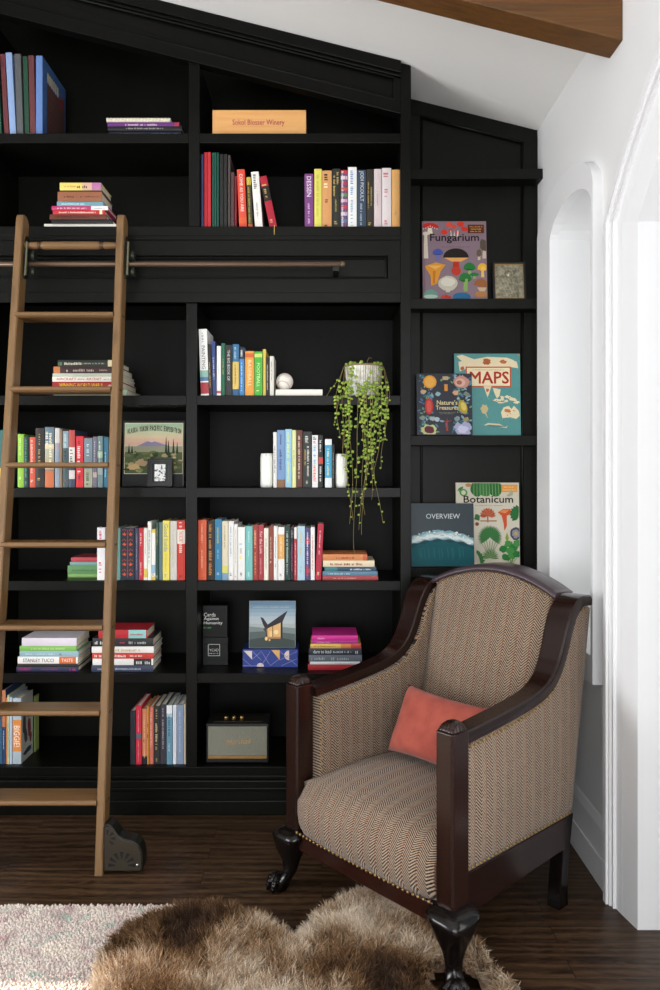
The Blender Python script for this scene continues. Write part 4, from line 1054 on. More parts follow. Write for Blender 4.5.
vs = [(-gx + 2 * gx * i / n_, .0055 - relief(-1 + 2 * i / n_, -1 + 2 * j / n_ + .0), .0115 + gz * j / n_) for j in range(n_ + 1) for i in range(n_ + 1)]
m.add(vs, [(j * (n_ + 1) + i, j * (n_ + 1) + i + 1, (j + 1) * (n_ + 1) + i + 1, (j + 1) * (n_ + 1) + i) for j in range(n_) for i in range(n_)], 0, True)
m.build('relief_plate', SILV, icon, local=True)

# ledge 3: the teal atlas behind, the dark treasures book in front
r, a = leaning(455, 521, 354, 435.5, 3.537, .022, math.radians(3), '4f9a98', 'large teal atlas with a red title plate, standing behind the dark book', '3', '8a6a44')
LAND = 'e6d8b4'
a.poly([(.03, .97), (.12, .9), (.1, .8), (.3, .84), (.5, .9), (.7, .88), (.9, .9), (.97, .8), (.9, .92), (.8, .95), (.5, .96), (.3, .93), (.12, .985)], LAND)
a.poly([(.06, .9), (.3, .93), (.5, .95), (.8, .94), (.95, .9), (.97, .82), (.8, .84), (.5, .84), (.2, .82), (.08, .78)], LAND)
a.oval(.49, .9, .06, .05, 'b06038', wob=.2, seed=1); a.oval(.74, .9, .05, .03, 'c07040', wob=.2, seed=2); a.oval(.12, .82, .03, .03, 'b86840', wob=.3, seed=3)
a.rect(.17, .59, .86, .84, 'c8583a'); a.rect(.19, .605, .84, .825, 'efe0bc')
a.dashes(.28, .76, .795, .012, 'a84a30', 5)
a.text('MAPS', .23, .82, .63, .145, 'b03222', .0022)
a.poly([(.44, .6), (.56, .6), (.5, .46)], LAND); a.oval(.5, .55, .025, .03, 'c06848', wob=.3, seed=8)
a.poly([(.58, .58), (.7, .56), (.68, .48), (.64, .45), (.6, .52)], LAND)
for k, (u, v, p, q) in enumerate(((.64, .43, .05, .02), (.72, .45, .03, .04), (.8, .47, .04, .02), (.78, .42, .03, .02), (.88, .44, .06, .03), (.94, .4, .04, .02), (.7, .4, .05, .012))): a.oval(u, v, p, q, LAND, wob=.35, seed=k)
a.poly([(.7, .28), (.74, .34), (.82, .36), (.86, .32), (.9, .36), (.97, .3), (.985, .24), (.93, .2), (.84, .22), (.72, .21)], LAND); a.oval(.8, .3, .05, .03, 'c87848', wob=.2, seed=4)
a.oval(.45, .32, .06, .07, 'c8b888', wob=.2, seed=9); a.poly([(.46, .26), (.5, .2), (.48, .27)], 'c8b888')
a.poly([(.44, .125), (.5, .15), (.68, .14), (.76, .1), (.8, .12), (.78, .09), (.6, .105), (.5, .11)], 'd8cca8'); a.poly([(.44, .115), (.52, .13), (.7, .12), (.76, .1), (.6, .1)], '5a8480')
rr = random.Random(6)
for k in range(26): a.oval(rr.uniform(.35, .96), rr.uniform(.03, .55), .008, .008, ('3a7a78', 'b86a48', '78b0a8')[k % 3], n=6, wob=.3, seed=k)
a.oval(.98, .985, .02, .015, 'b09468')
a.build(r)
r, a = leaning(417, 472.7, 374, 435.5, 3.4965, .024, math.radians(5), '262a3a', 'dark picture book ringed with shells, fruit and crystals, on the middle ledge', '3', '3a4668')
rr = random.Random(9); cols = ('5a8aa0', '3f6f70', '7aa07a', '5a74a8', '88a8b8')
for k in range(240):
    u = rr.choice((rr.uniform(.06, .33), rr.uniform(.67, .95), rr.uniform(.1, .9))); v = rr.uniform(.03, .97)
    if .3 < u < .72 and .25 < v < .8: continue
    a.leaf(u, v, rr.uniform(.05, .10), rr.uniform(.012, .022), rr.uniform(0, 6.28), cols[k % 5])
for k in range(60):
    u, v = rr.choice((rr.uniform(.06, .3), rr.uniform(.7, .95))), rr.uniform(.03, .97); a.oval(u, v, .008, .008, ('d8c890', 'c8d8e0')[k % 2], n=6)
a.oval(.24, .86, .12, .12, 'e8a03c'); a.oval(.24, .86, .09, .09, 'eeb458'); 
a.oval(.81, .86, .14, .11, 'c89080', wob=.06, seed=2); a.oval(.79, .85, .09, .075, 'dab0a0'); a.oval(.77, .85, .05, .04, 'a86858')
a.oval(.22, .46, .075, .15, 'c8403c'); a.oval(.22, .46, .045, .11, 'd86058')
a.oval(.83, .45, .075, .13, 'b8a040', rot=.3); a.oval(.84, .46, .045, .08, 'd8c868', rot=.3)
a.oval(.22, .08, .14, .1, 'c8d090', wob=.2, seed=3, n=22); a.oval(.22, .08, .09, .07, '6a3040', wob=.1, seed=4)
a.oval(.82, .09, .15, .12, 'a8a8c8', wob=.25, seed=5, n=22); a.oval(.82, .09, .09, .07, 'c8c8e0', wob=.25, seed=6)
for u, v, c in ((.1, .27, '8a9a90'), (.12, .7, 'c8b088'), (.28, .26, 'b0b8c0'), (.38, .66, '98b8c0'), (.72, .26, '889898'), (.88, .25, 'a09060'), (.7, .68, 'd8a888'), (.9, .66, '7a8a78'), (.36, .25, 'b8c8d0')): a.oval(u, v, .05, .04, c, wob=.2, seed=int(u * 50))
a.rect(.5, .71, .56, .82, 'd8943c'); a.rect(.47, .89, .57, .95, 'c0a880')
a.poly([(.52, .06), (.56, .06), (.55, .2), (.64, .24), (.55, .22), (.54, .28), (.53, .22), (.44, .24), (.53, .2)], 'a84838')
a.text("Nature's", .36, .73, .485, .075, 'e8d8a8', .0005); a.text('Treasures', .34, .75, .405, .065, 'e8d8a8', .0005); a.dashes(.4, .7, .355, .012, 'b0a888', 3); a.dashes(.42, .66, .335, .01, 'b0a888', 4)
a.build(r)
# ledge 4
r, a = leaning(456.5, 520, 483, 567.5, 3.537, .022, math.radians(3), 'd6ceb8', 'cream picture book with painted green plants, standing behind the wave book', '4', 'a89a80')
for k in range(3): a.oval((.34, .47, .62)[k], .93, .11, .13, ('2f6a38', '3f7a44', '2f6a38')[k], wob=.05, seed=k)
for k in range(9): a.poly([(.28 + .05 * k, .83), (.288 + .05 * k, .83), (.29 + .048 * k, .99), (.283 + .048 * k, .99)], '8ab070')
a.rect(.72, .885, .97, .975, 'e29a48'); a.dashes(.76, .93, .94, .018, 'f0d0a0', 1); a.dashes(.75, .94, .905, .018, 'f0d0a0', 2)
for k in range(5): a.leaf(.02 + .03 * k, .9 - .02 * k, .12, .02, .6 + k * .4, '3f7a44')
a.oval(.12, .88, .06, .06, '5a9850', wob=.1); a.oval(.12, .88, .035, .035, 'd6ceb8')
a.oval(.2, .97, .05, .03, 'b88858')
for k in range(4): a.leaf(.8 + .03 * k, .84, .1, .025, .3 + .5 * k, 'a8a890')
a.text('Botanicum', .12, .9, .755, .085, '26261f', .0012); a.dashes(.3, .74, .72, .01, '6a665a', 3)
for k in range(10): a.leaf(.5, .6, .13, .03, pi * k / 9, ('c06848', 'a85038')[k % 2])
a.rect(.49, .52, .51, .6, '8a5a40'); a.rect(.38, .53, .64, .545, 'a87858')
a.poly([(.66, .64), (.74, .68), (.86, .68), (.88, .63), (.8, .6), (.8, .48), (.76, .42), (.75, .5), (.72, .6)], 'c8552f'); a.poly([(.68, .645), (.74, .67), (.84, .67), (.78, .63)], 'e08858')
for k in range(7): a.leaf(.99, .62, .15, .04, pi / 2 + .25 + .35 * k, '2f6a3a')
a.oval(.33, .58, .05, .05, '3a6a3c', wob=.3, seed=3, n=12); a.oval(.33, .5, .03, .03, '8a4a38')
for k in range(34): a.leaf(.53, .34, .2, .012, -.6 + (pi + 1.2) * k / 33, ('2f6a38', '487f48')[k % 2])
for k in range(7): a.poly([(.525, .1), (.535, .1), (.53 + (k - 3) * .05, .3), (.52 + (k - 3) * .05, .3)], '6a8a58')
for k in range(14): a.leaf(.53, .09, .15, .012, pi * k / 13, ('5a7a48', '7a9a68')[k % 2])
a.oval(.94, .385, .09, .1, '4a4a58', wob=.06, n=24); a.oval(.94, .385, .06, .065, '8a8a98', wob=.2, n=24); a.oval(.94, .385, .025, .03, 'c8a848')
a.poly([(.77, .33), (.8, .28), (.83, .33), (.8, .4)], '8a9a40')
for k, (u, v) in enumerate(((.74, .2), (.82, .26), (.9, .22), (.96, .27), (.78, .1), (.88, .12), (.95, .14), (.84, .18))): a.oval(u, v, .065, .055, ('2f7a3c', '4a9048')[k % 2], wob=.15, seed=k); a.poly([(u - .005, v - .05), (u + .005, v - .05), (.86, .0), (.85, .0)], '6a8a48')
for k in range(6): a.leaf(.36, .02 + .02 * k, .1, .025, .4 * k, '3f7a44')
a.build(r)
r, a = leaning(411.5, 474.5, 504, 567.5, 3.4965, .026, math.radians(5), '22353f', 'dark blue picture book with a breaking wave, on the lowest ledge', '4', '2c3f48')
def wave(off, amp): return [(u, .42 + off + amp * math.sin(pi * (u * .9 + .08)) + .012 * math.sin(u * 31 + off * 50)) for u in [k / 24 for k in range(25)]]
def fill(top, bot, c): a.poly(top + bot[::-1], c)
fill(wave(-.12, .12), [(k / 24, .0) for k in range(25)], '174850')
fill(wave(-.16, .14), [(k / 24, .0) for k in range(25)], '1c5a62')
fill(wave(.02, .13), wave(-.10, .11), '7fa8b4'); fill(wave(-.005, .125), wave(-.085, .11), 'b8d0d4'); fill(wave(-.03, .12), wave(-.07, .11), 'e2ece8')
rr = random.Random(2)
for k in range(40):
    u = rr.uniform(.05, .95); v = .42 + .125 * math.sin(pi * (u * .9 + .08)) + rr.uniform(-.09, .03); a.oval(u, v, rr.uniform(.01, .035), rr.uniform(.006, .015), rr.choice(('d4e2e2', '9fc0c6', 'eef2ee')), wob=.4, seed=k, n=9)
for k in range(14): 
    u = rr.uniform(.1, .9); a.poly([(u, .3), (u + .01, .3), (u + .03, rr.uniform(.08, .2)), (u + .02, .1)], '2c6c70')
a.text('OVERVIEW', .24, .78, .755, .08, 'd5dbdc')
a.build(r)

# ------------------------------------------------------------------ frames on shelf D
d = 3.47; zDf = SHELF['D'] + .0022
pf = empty('art_print', (X(153, d), d, zDf - .0003), 'landscape print in black frame leaning behind a tiny photo frame', 'picture')
w = X(184, d) - X(122, d); h = Z(420, d) - zDf; pf.rotation_euler = (-math.radians(4), 0, 0)
framed(pf, w, h, .005, .012, plain('171717', .35), 'mat_board', plain('1b1b1b', .6))
a = Art(w, h, -w / 2); a.y0 = .0030
L = lambda u: u
def sky(v0, v1, c): a.rect(.03, v0, .97, v1, c)
a.rect(.025, .19, .975, .965, 'd8d0b0'); 
cs = ['a9c0a0', 'b8c8a4', 'cccda8', 'dcc8a4', 'e2bfa2', 'e0b6a0']
for k, c in enumerate(cs): a.rect(.035, .62 + (5 - k) * .055, .965, .62 + (6 - k) * .055, c)
a.poly([(.2, .6), (.38, .68), (.46, .7), (.58, .665), (.8, .6)], '8f86a4'); a.poly([(.4, .685), (.46, .7), (.52, .685), (.47, .67)], 'd8c8cc')
a.rect(.035, .5, .965, .61, '9a9a80'); a.rect(.035, .2, .965, .52, '55603f')
rr = random.Random(12)
for k in range(60): a.oval(rr.uniform(.06, .94), rr.uniform(.24, .54), rr.uniform(.02, .06), rr.uniform(.015, .03), rr.choice(('3c482e', '6a7048', 'a89a70', '848a58', 'c8b088', '2f3a28')), wob=.3, seed=k)
a.oval(.3, .36, .09, .05, 'b89a78', wob=.3, seed=2); a.oval(.18, .3, .1, .05, 'c8a878', wob=.3, seed=3)
for u, hh in ((.7, .25), (.74, .2), (.82, .22), (.88, .17), (.1, .14), (.15, .12)): a.poly([(u - .02, .5), (u + .02, .5), (u + .002, .5 + hh), (u - .002, .5 + hh)], '2f3a2c')
for k, ch in enumerate('ALASKA YUKON PACIFIC EXPOSITION'):
    if ch == ' ': continue
    u = .07 + k * .0282; v = .80 + .045 * math.sin(pi * k / 30); a.text(ch, u, u + (.022 if ch != 'I' else .008), v, .075, '3c3028', .0006)
a.dashes(.3, .7, .925, .012, '8a8a70', 3)
a.build(pf, 'printed_landscape')
d2 = 3.42
sf = empty('photo_frame', (X(159.5, d2), d2, zDf + .0004), 'tiny black photo frame in front of the landscape print', 'picture frame')
w2 = X(172.3, d2) - X(146.8, d2); h2 = Z(458.5, d2) - zDf; sf.rotation_euler = (-math.radians(5), 0, 0)
framed(sf, w2, h2, .022, .016, plain('1a1a1a', .3), 'mount', plain('0f0f10', .5))
m = MB()
for g_, y in ((.016, -.002), (.006, -.004)):
    m.box(-w2 / 2 + g_, -w2 / 2 + g_ + .003, y, .001, g_, h2 - g_); m.box(w2 / 2 - g_ - .003, w2 / 2 - g_, y, .001, g_, h2 - g_); m.box(-w2 / 2 + g_ + .003, w2 / 2 - g_ - .003, y, .001, g_, g_ + .003); m.box(-w2 / 2 + g_ + .003, w2 / 2 - g_ - .003, y, .001, h2 - g_ - .003, h2 - g_)
m.build('frame_beading', plain('1a1a1a', .3), sf, local=True)
t = NT('black_and_white_photo', .3); o = t.obj(); n = t.noise(o, 75, 4, .8); t.color(t.ramp(n, [(.38, '262626'), (.48, 'd8d8d6'), (.7, 'f0f0ee')]))
MB().box(-w2 / 2 + .032, w2 / 2 - .032, .004, .0048, .024, h2 - .024).build('photograph', t.m, sf, local=True)

# house picture book on the blue box
d = 3.412; zz = zt3 + .0012
wB = X(295.5, d) - X(249, d); hB = (Z(601.5, d + .02) - zz) / math.cos(.09)
r = book('picture_book', 'pale picture book with a lit angular cabin, standing on the blue patterned box', None, .02, wB, hB, '8fa2b2', 'face', (X(249, d), d, zz), tilt=-.09, side='6a8a90', bulge=.001, rough=.35)
a = Art(wB, hB)
for k, c in enumerate(('6d8aa0', '7c97ab', '8ea5b5', '9db0bc', 'adbbc2', 'b4bdc0', 'aab2b2')): a.rect(.0, .86 - k * .08 + .0, 1, .995 - k * .08, c)
a.poly([(0, .46), (.3, .43), (.7, .45), (1, .42), (1, .0), (0, 0)], '7c8888'); a.poly([(0, .34), (.4, .36), (1, .3), (1, 0), (0, 0)], '5a6664'); a.poly([(0, .18), (.5, .26), (1, .16), (1, 0), (0, 0)], '444e4c')
a.text('BEYOND THE HORIZON', .09, .9, .855, .04, 'a8bac4') if False else a.dashes(.09, .9, .855, .04, 'a4b6c2', 9)
a.poly([(.36, .2), (.72, .2), (.72, .62), (.36, .46)], 'b88858'); a.poly([(.4, .24), (.68, .24), (.68, .54), (.4, .42)], 'e0b478'); a.rect(.5, .24, .515, .5, '6a4a38'); a.rect(.44, .24, .5, .36, 'f0cc90'); a.oval(.58, .34, .05, .05, 'f2d8a0')
a.poly([(.24, .66), (.3, .64), (.4, .5), (.83, .8), (.72, .56), (.72, .2), (.68, .2), (.68, .54), (.4, .42), (.36, .38), (.3, .5)], '37343a'); a.poly([(.3, .4), (.37, .44), (.4, .2), (.36, .2), (.36, .34)], '4a4446')
a.oval(.37, .2, .03, .04, 'f0c888'); a.oval(.44, .17, .02, .02, 'e8b878')
a.build(r)

# ------------------------------------------------------------------ speaker
d = 3.325; z0 = SHELF['G'] + .0005
sx0, sx1 = X(205.7, d), X(268.7, d); ztop = Z(724, d); dep = .15
sp = empty('speaker', ((sx0 + sx1) / 2, d + .07, z0), 'black retro loudspeaker with grey woven grille on the bottom shelf', 'speaker')
m = MB(); m.box(sx0, sx1, d + .004, d + dep, z0 + .003, ztop); m.build('cabinet', plain('191919', .5, .3, bump=.3, nscale=300), sp, bevel=.006)
t = NT('woven_grille', .8, .2); o = t.obj(); s1 = t.n('ShaderNodeTexChecker'); t.l(t.mapping(o, (1, 1, 1)), s1.inputs['Vector']); s1.inputs['Scale'].default_value = 260
n = t.noise(t.mapping(o, (220, 1, 60)), 1, 2); t.color(t.mix(t.math('MULTIPLY', s1.outputs[1], .7), lin('6b6b5e'), lin('99978a'))); t.bump(n, .4, .002)
m = MB(); m.box(X(208, d), X(266.8, d), d, d + .006, Z(755.5, d), Z(726.5, d)); m.build('grille', t.m, sp)
m = MB(); m.box(X(208, d), X(266.8, d), d - .0005, d + .006, Z(758.5, d), Z(755.7, d)); m.build('brass_strip', plain('b98f58', .3, .5, .6), sp)
m = MB(); 
put_text(m, 'Marshall', (X(226, d), d - .0016, Z(744.8, d)), (1, 0, .06), (.25, 0, 1), X(250, d) - X(226, d), .022)
put_text(m, 'Marshall', (X(226.25, d), d - .0017, Z(744.6, d)), (1, 0, .06), (.25, 0, 1), X(250, d) - X(226, d), .022)
m.build('logo_lettering', plain('c8a878', .3, .5, .5), sp, recalc=False)
m = MB(); m.box(sx0 + .03, sx1 - .03, d + .03, d + .10, ztop - .002, ztop + .0025); m.build('control_plate', plain('2e2618', .35, .4, .5), sp)
for i in range(3):
    x = (sx0 + sx1) / 2 + (i - 1) * .034 - .02; m = MB(); m.lathe([(.009, 0), (.009, .011), (.0075, .014), (.001, .014)], (x, d + .055, ztop + .0025), 16); m.build('knob', plain('b09058', .25, .5, .8), sp)
for x in (sx0 + .02, sx1 - .02):
    for y in (d + .03, d + .12):
        m = MB(); m.lathe([(.008, 0), (.008, .0032)], (x, y, z0), 10); m.build('foot', plain('111111'), sp)

# ------------------------------------------------------------------ trailing plant
pc = Vector((X(363.6, 3.385), 3.385, SHELF['C'] + .0006)); S_ = 3.385 / F
pl = empty('potted_plant', pc, 'white crackled pot with a trailing string of round green leaves on the third shelf', 'plant')
t = NT('crackled_white_ceramic', .45); o = t.obj(); v = t.n('ShaderNodeTexVoronoi', feature='DISTANCE_TO_EDGE'); t.l(t.mapping(o, (1, 1, 1)), v.inputs['Vector']); v.inputs['Scale'].default_value = 42
n = t.noise(o, 30, 4); f = t.math('LESS_THAN', v.outputs['Distance'], .022); t.color(t.mix(t.math('MULTIPLY', f, .6), t.ramp(n, [(.35, 'c9c8bc'), (.65, 'e9e8e0')]), lin('7c7a6c'))); t.bump(v.outputs['Distance'], .3, .004)
hp = Z(366.5, 3.385) - pc.z
m = MB(); m.lathe([(.001, 0), (.062, 0), (.066, .006), (.066, .016), (.063, .019), (.0655, .023), (.078, hp * .7), (.0815, hp - .006), (.080, hp), (.073, hp), (.068, hp - .02), (.001, hp - .02)], pc, 36); m.build('pot', t.m, pl)
m = MB(); m.lathe([(.0805, hp - .005), (.083, hp - .002), (.083, hp + .002), (.080, hp + .0035), (.077, hp + .001)], pc, 36); m.build('rim_band', plain('8a7a58', .7, bump=.3), pl)
m = MB(); m.lathe([(.001, hp - .012), (.071, hp - .012), (.071, hp - .02), (.001, hp - .02)], pc, 24); m.build('soil', plain('2f261c', .9, .1, bump=.6, nscale=150), pl)
STEM = plain('8a7c48', .6, .3); LEAF = NT('round_leaf', .45, .4); o = LEAF.obj(); n = LEAF.noise(o, 45, 2); LEAF.color(LEAF.ramp(n, [(.3, '64802c'), (.55, '8ba53c'), (.8, 'b4c45e')]))
LEAF.b.inputs['Subsurface Weight'].default_value = .0; LEAF = LEAF.m
rr = random.Random(21); ms, ml = MB(), MB()
def leaf_disc(p, r, nrm):
    nrm = nrm.normalized(); a = nrm.orthogonal().normalized(); b = nrm.cross(a); ph = rr.uniform(0, 6)
    ring = []
    for k in range(9):
        t = 2 * pi * k / 9 + ph; ring.append(p + a * math.cos(t) * r + b * math.sin(t) * r * .92 - nrm * r * .12)
    back = [q - nrm * r * .16 for q in ring]
    o = [p + nrm * r * .18] + ring + back + [p - nrm * r * .3]
    fs = [(0, 1 + k, 1 + (k + 1) % 9) for k in range(9)] + [(1 + k, 10 + k, 10 + (k + 1) % 9, 1 + (k + 1) % 9) for k in range(9)] + [(19, 10 + (k + 1) % 9, 10 + k) for k in range(9)]
    ml.add(o, fs, 0, True)
NL = [0]
def vine(px_top, px_mid, px_end, y_end, dens, ys=366, wig=3.0, yf=3.275):
    """hangs from the rim and over the shelf edge, in front of the shelves"""
    x0 = X(px_top, 3.32); pts = [Vector((pc.x + (x0 - pc.x) * .6, pc.y - .03, pc.z + hp - .01))]
    dx = x0 - pc.x; dy = -math.sqrt(max(.0006, .083 ** 2 - min(abs(dx), .08) ** 2)); pts.append(Vector((pc.x + max(-.08, min(.08, dx)), pc.y + dy, pc.z + hp + .004)))
    n = max(4, int((y_end - ys) / 11)); ph = rr.uniform(0, 6)
    for k in range(1, n + 1):
        f = k / n; y = ys + 6 + (y_end - ys - 6) * f
        px = (px_top * (1 - f) ** 2 + 2 * px_mid * f * (1 - f) + px_end * f * f) + wig * math.sin(ph + f * 7) * f
        dd = yf + .012 * math.sin(ph * 2 + f * 5); dd = min(dd, 3.29)
        if k == 1: dd = min(3.31, pc.y + dy - .008)
        pts.append(Vector((X(px, dd), dd, Z(y, dd))))
    # smooth
    Q = []
    for i in range(len(pts) - 1):
        p0, p1, p2, p3 = pts[max(i - 1, 0)], pts[i], pts[i + 1], pts[min(i + 2, len(pts) - 1)]
        for s in (0, .33, .66):
            Q.append(.5 * ((2 * p1) + (p2 - p0) * s + (2 * p0 - 5 * p1 + 4 * p2 - p3) * s * s + (3 * p1 - p0 - 3 * p2 + p3) * s ** 3))
    Q.append(pts[-1]); nQ = len(Q)
    ms.tube(Q, [.0010 - .0003 * i / nQ for i in range(nQ)], 5)
    for i in range(rr.choice((2, 4, 6)) if abs(px_top - 364) > 9 else 6, nQ):
        f = i / nQ; pr = dens * (.85 if f < .65 else .34)
        for sd in (-1, 1):
            if rr.random() < pr:
                r = rr.uniform(.0055, .0092) * (1 - .5 * f ** 2)
                off = Vector((sd * r * .9, -rr.uniform(.2, 1.1) * r, rr.uniform(-.3, .5) * r))
                leaf_disc(Q[i] + off, r, Vector((rr.uniform(-.6, .6) + sd * .3, -1, rr.uniform(-.2, .8)))); NL[0] += 1
for args in ((346, 336, 338, 440, .55), (347, 340, 343, 448, .6), (349, 344, 345, 470, .62), (344, 332, 335, 425, .5), (352, 346, 350, 520, .5), (350, 349, 347, 485, .6),
             (357, 358, 360, 430, .55), (363, 365, 364, 480, .5), (368, 366, 362, 505, .55), (372, 374, 369, 500, .6), (376, 377, 372, 485, .62), (379, 379, 376, 470, .62), (382, 381, 377, 455, .6),
             (384, 389, 386, 440, .45), (385, 391, 388, 420, .4), (380, 383, 380, 430, .6), (370, 372, 362, 535, .3), (361, 352, 357, 557, .22), (374, 368, 380, 522, .25), (348, 350, 352, 524, .3), (365, 370, 361, 530, .35), (366, 360, 366, 515, .4), (386, 386, 383, 468, .45)):
    vine(*args)
vine(343, 336, 326, 396, .3, wig=1); 
for k in range(26):
    t = rr.uniform(0, 2 * pi); p = pc + Vector((.07 * math.cos(t), .07 * math.sin(t) - .01, hp + rr.uniform(0, .012))); leaf_disc(p, rr.uniform(.006, .009), Vector((rr.uniform(-.5, .5), -1, .6)))
for px, py in ((352, 372), (356, 377), (349, 384), (369, 378), (371, 372), (346, 390), (373, 385), (361, 391), (352, 392)): 
    dd = 3.30; leaf_disc(Vector((X(px, dd), dd, Z(py, dd))), rr.uniform(.008, .011), Vector((rr.uniform(-.4, .4), -1, .4)))
ms.tube([pc + Vector((.012, -.02, hp - .01)), pc + Vector((.014, -.03, hp + .02)), pc + Vector((.022, -.035, hp + .033)), pc + Vector((.034, -.04, hp + .03))], .0012, 5)
ms.build('stems', STEM, pl); ml.build('leaves', LEAF, pl, recalc=False)
# ------------------------------------------------------------------ ladder rail
YR = 3.228; zR = Z(264.2, YR)
lr = empty('ladder_rail', (bx(150), 3.29, zR), 'long bronze ladder rail tube along the bookcase frieze', 'rail')
TUBE = plain('64503f', .35, .5, .35, var=.1)
m = MB(); m.tube([(XL + .06, YR, zR), (X(342, YR), YR, zR)], .0105, 14); m.build('rail_tube', TUBE, lr)
m = MB(); m.ball((X(342.5, YR), YR, zR), .0125, 12, 8); m.build('end_cap', TUBE, lr)
for px in (-120, 118, 336):
    x = X(px, YR); m = MB()
    m.box(x - .012, x + .012, YR - .004, 3.3215, zR - .028, zR - .016); m.box(x - .012, x + .012, YR - .004, YR + .004, zR - .017, zR - .0105); m.box(x - .014, x + .014, 3.316, 3.3215, zR - .028, zR + .03)
    m.build('bracket', DARKMETAL, lr)

# ------------------------------------------------------------------ ladder
OAK = wood('ladder_oak_upright', '543e23', '775a39', 'z', .45, 1.0, bump=.1)
OAKX = wood('ladder_oak_tread', '523b20', '745636', 'x', .42, 1.0, bump=.1)
yl = lambda z: 2.80 + .149 * z
xs = lambda z: -.813 - .0065 * z
lad = empty('library_ladder', (-1.02, 2.83, 0), 'tall oak rolling library ladder leaning on the black bookcase', 'ladder')
ZT_ = 2.484; SD = .072
def stile(xf_, name='stile'):
    w = .030; rings = []
    for z in [0.001] + [ZT_ * k / 12 for k in range(1, 12)] + [ZT_ - .03, ZT_ - .010, ZT_]:
        sh = {ZT_: .016, ZT_ - .010: .006}.get(z, 0)
        y, x = yl(z), xf_(z); c = .004
        y0, y1 = y + sh * .6, y + SD - sh * 2.2
        rings.append([(x + c, y0, z), (x + w - c, y0, z), (x + w, y0 + c, z), (x + w, y1 - c, z), (x + w - c, y1, z), (x + c, y1, z), (x, y1 - c, z), (x, y0 + c, z)])
    m = MB(); m.loft(rings, 0, False); return m.build(name, OAK, lad)
xl_ = lambda z: -1.236 - .0002 * z
stile(xs); stile(xl_)
TREADS = []
for py in (311.5, 386.2, 462.3, 542.3, 625.5, 711, 801):
    z = 1.0
    for _ in range(20): z = Z(py, yl(z) - .006)
    TREADS.append(z)
for i, z in enumerate(TREADS):
    y = yl(z); dp = .108; th = .022
    m = MB(); x0, x1 = xl_(z) + .0205, xs(z) - .0004
    pts = [(y - .008, z - .008), (y - .006, z - .002), (y - .001, z), (y + dp, z), (y + dp, z - th), (y + .004, z - th), (y - .004, z - th + .004), (y - .008, z - .014)]
    m.prism(pts, x0, x1, 'yz')
    m.build('tread', OAKX, lad, bevel=.001)
    m = MB()
    for sx in (xs(z) + .0303, ):
        for q in (.022, .046): m.tube([(sx, y + q, z - .012), (sx + .0012, y + q, z - .012)], .0045, 8)
    m.build('bolt_plugs', plain('1f1a15'), lad)
# turned top rung
z = Z(243.5, yl(2.37)); y = yl(z) + .03; prof = []
x0, x1 = xl_(z) + .0302, xs(z) - .0002
m = MB(); rings = []
N_ = 60
for k in range(N_ + 1):
    f = k / N_; x = x0 + (x1 - x0) * f; e = min(f, 1 - f) * 2
    r = .0105 + .0055 * min(1, e * 2.2) ** .6
    for g_ in (.155, .172, .189, .811, .828, .845):
        if abs(f - g_) < .006: r -= .0022
    rings.append([(x, y + r * math.cos(2 * pi * q / 14), z + r * math.sin(2 * pi * q / 14)) for q in range(14)])
m.loft(rings); m.build('top_rung', OAKX, lad)
m = MB()
for g_ in (.155, .172, .189, .811, .828, .845):
    x = x0 + (x1 - x0) * g_; m.tube([(x - .001, y, z), (x + .001, y, z)], .0152, 14)
m.build('dark_groove_rings', plain('3a281a'), lad)  # dark rings set into the turned grooves
# top roller hooks
for xf_ in (xs, xl_):
    zc_ = zR + .01; x = xf_(zc_) + .0305; h = empty('h', (0, 0, 0), None, None) if False else None
    m = MB(); rg = []
    for zz_, wd in ((zR - .07, .016), (zR - .055, .02), (zR + .09, .02), (zR + .105, .012)):
        yy = yl(zz_) + .05; rg.append([(x, yy - wd, zz_), (x + .006, yy - wd, zz_), (x + .006, yy + wd, zz_), (x, yy + wd, zz_)])
    m.loft(rg, 0, False); hk = m.build('roller_hook', DARKMETAL, lad)
    m = MB(); rg = []
    xx = x + .013
    for zz_ in (zR - .065, zR + .075):
        yy = yl(zz_) + .012; rg.append([(xx, yy, zz_), (xx + .006, yy, zz_), (xx + .006, yy + .012, zz_), (xx, yy + .012, zz_)])
    m.loft(rg, 0, False); m.build('hook_strap', plain('6a6a52', .35, .5, .6), hk)
    for zz_ in (zR + .034, zR - .033):
        m = MB(); m.tube([(x + .0065, YR + .0, zz_), (x + .028, YR + .0, zz_)], .0215 if zz_ > zR else .02, 18)
        m.build('roller', plain('2c3028', .35, .5, .4), hk)
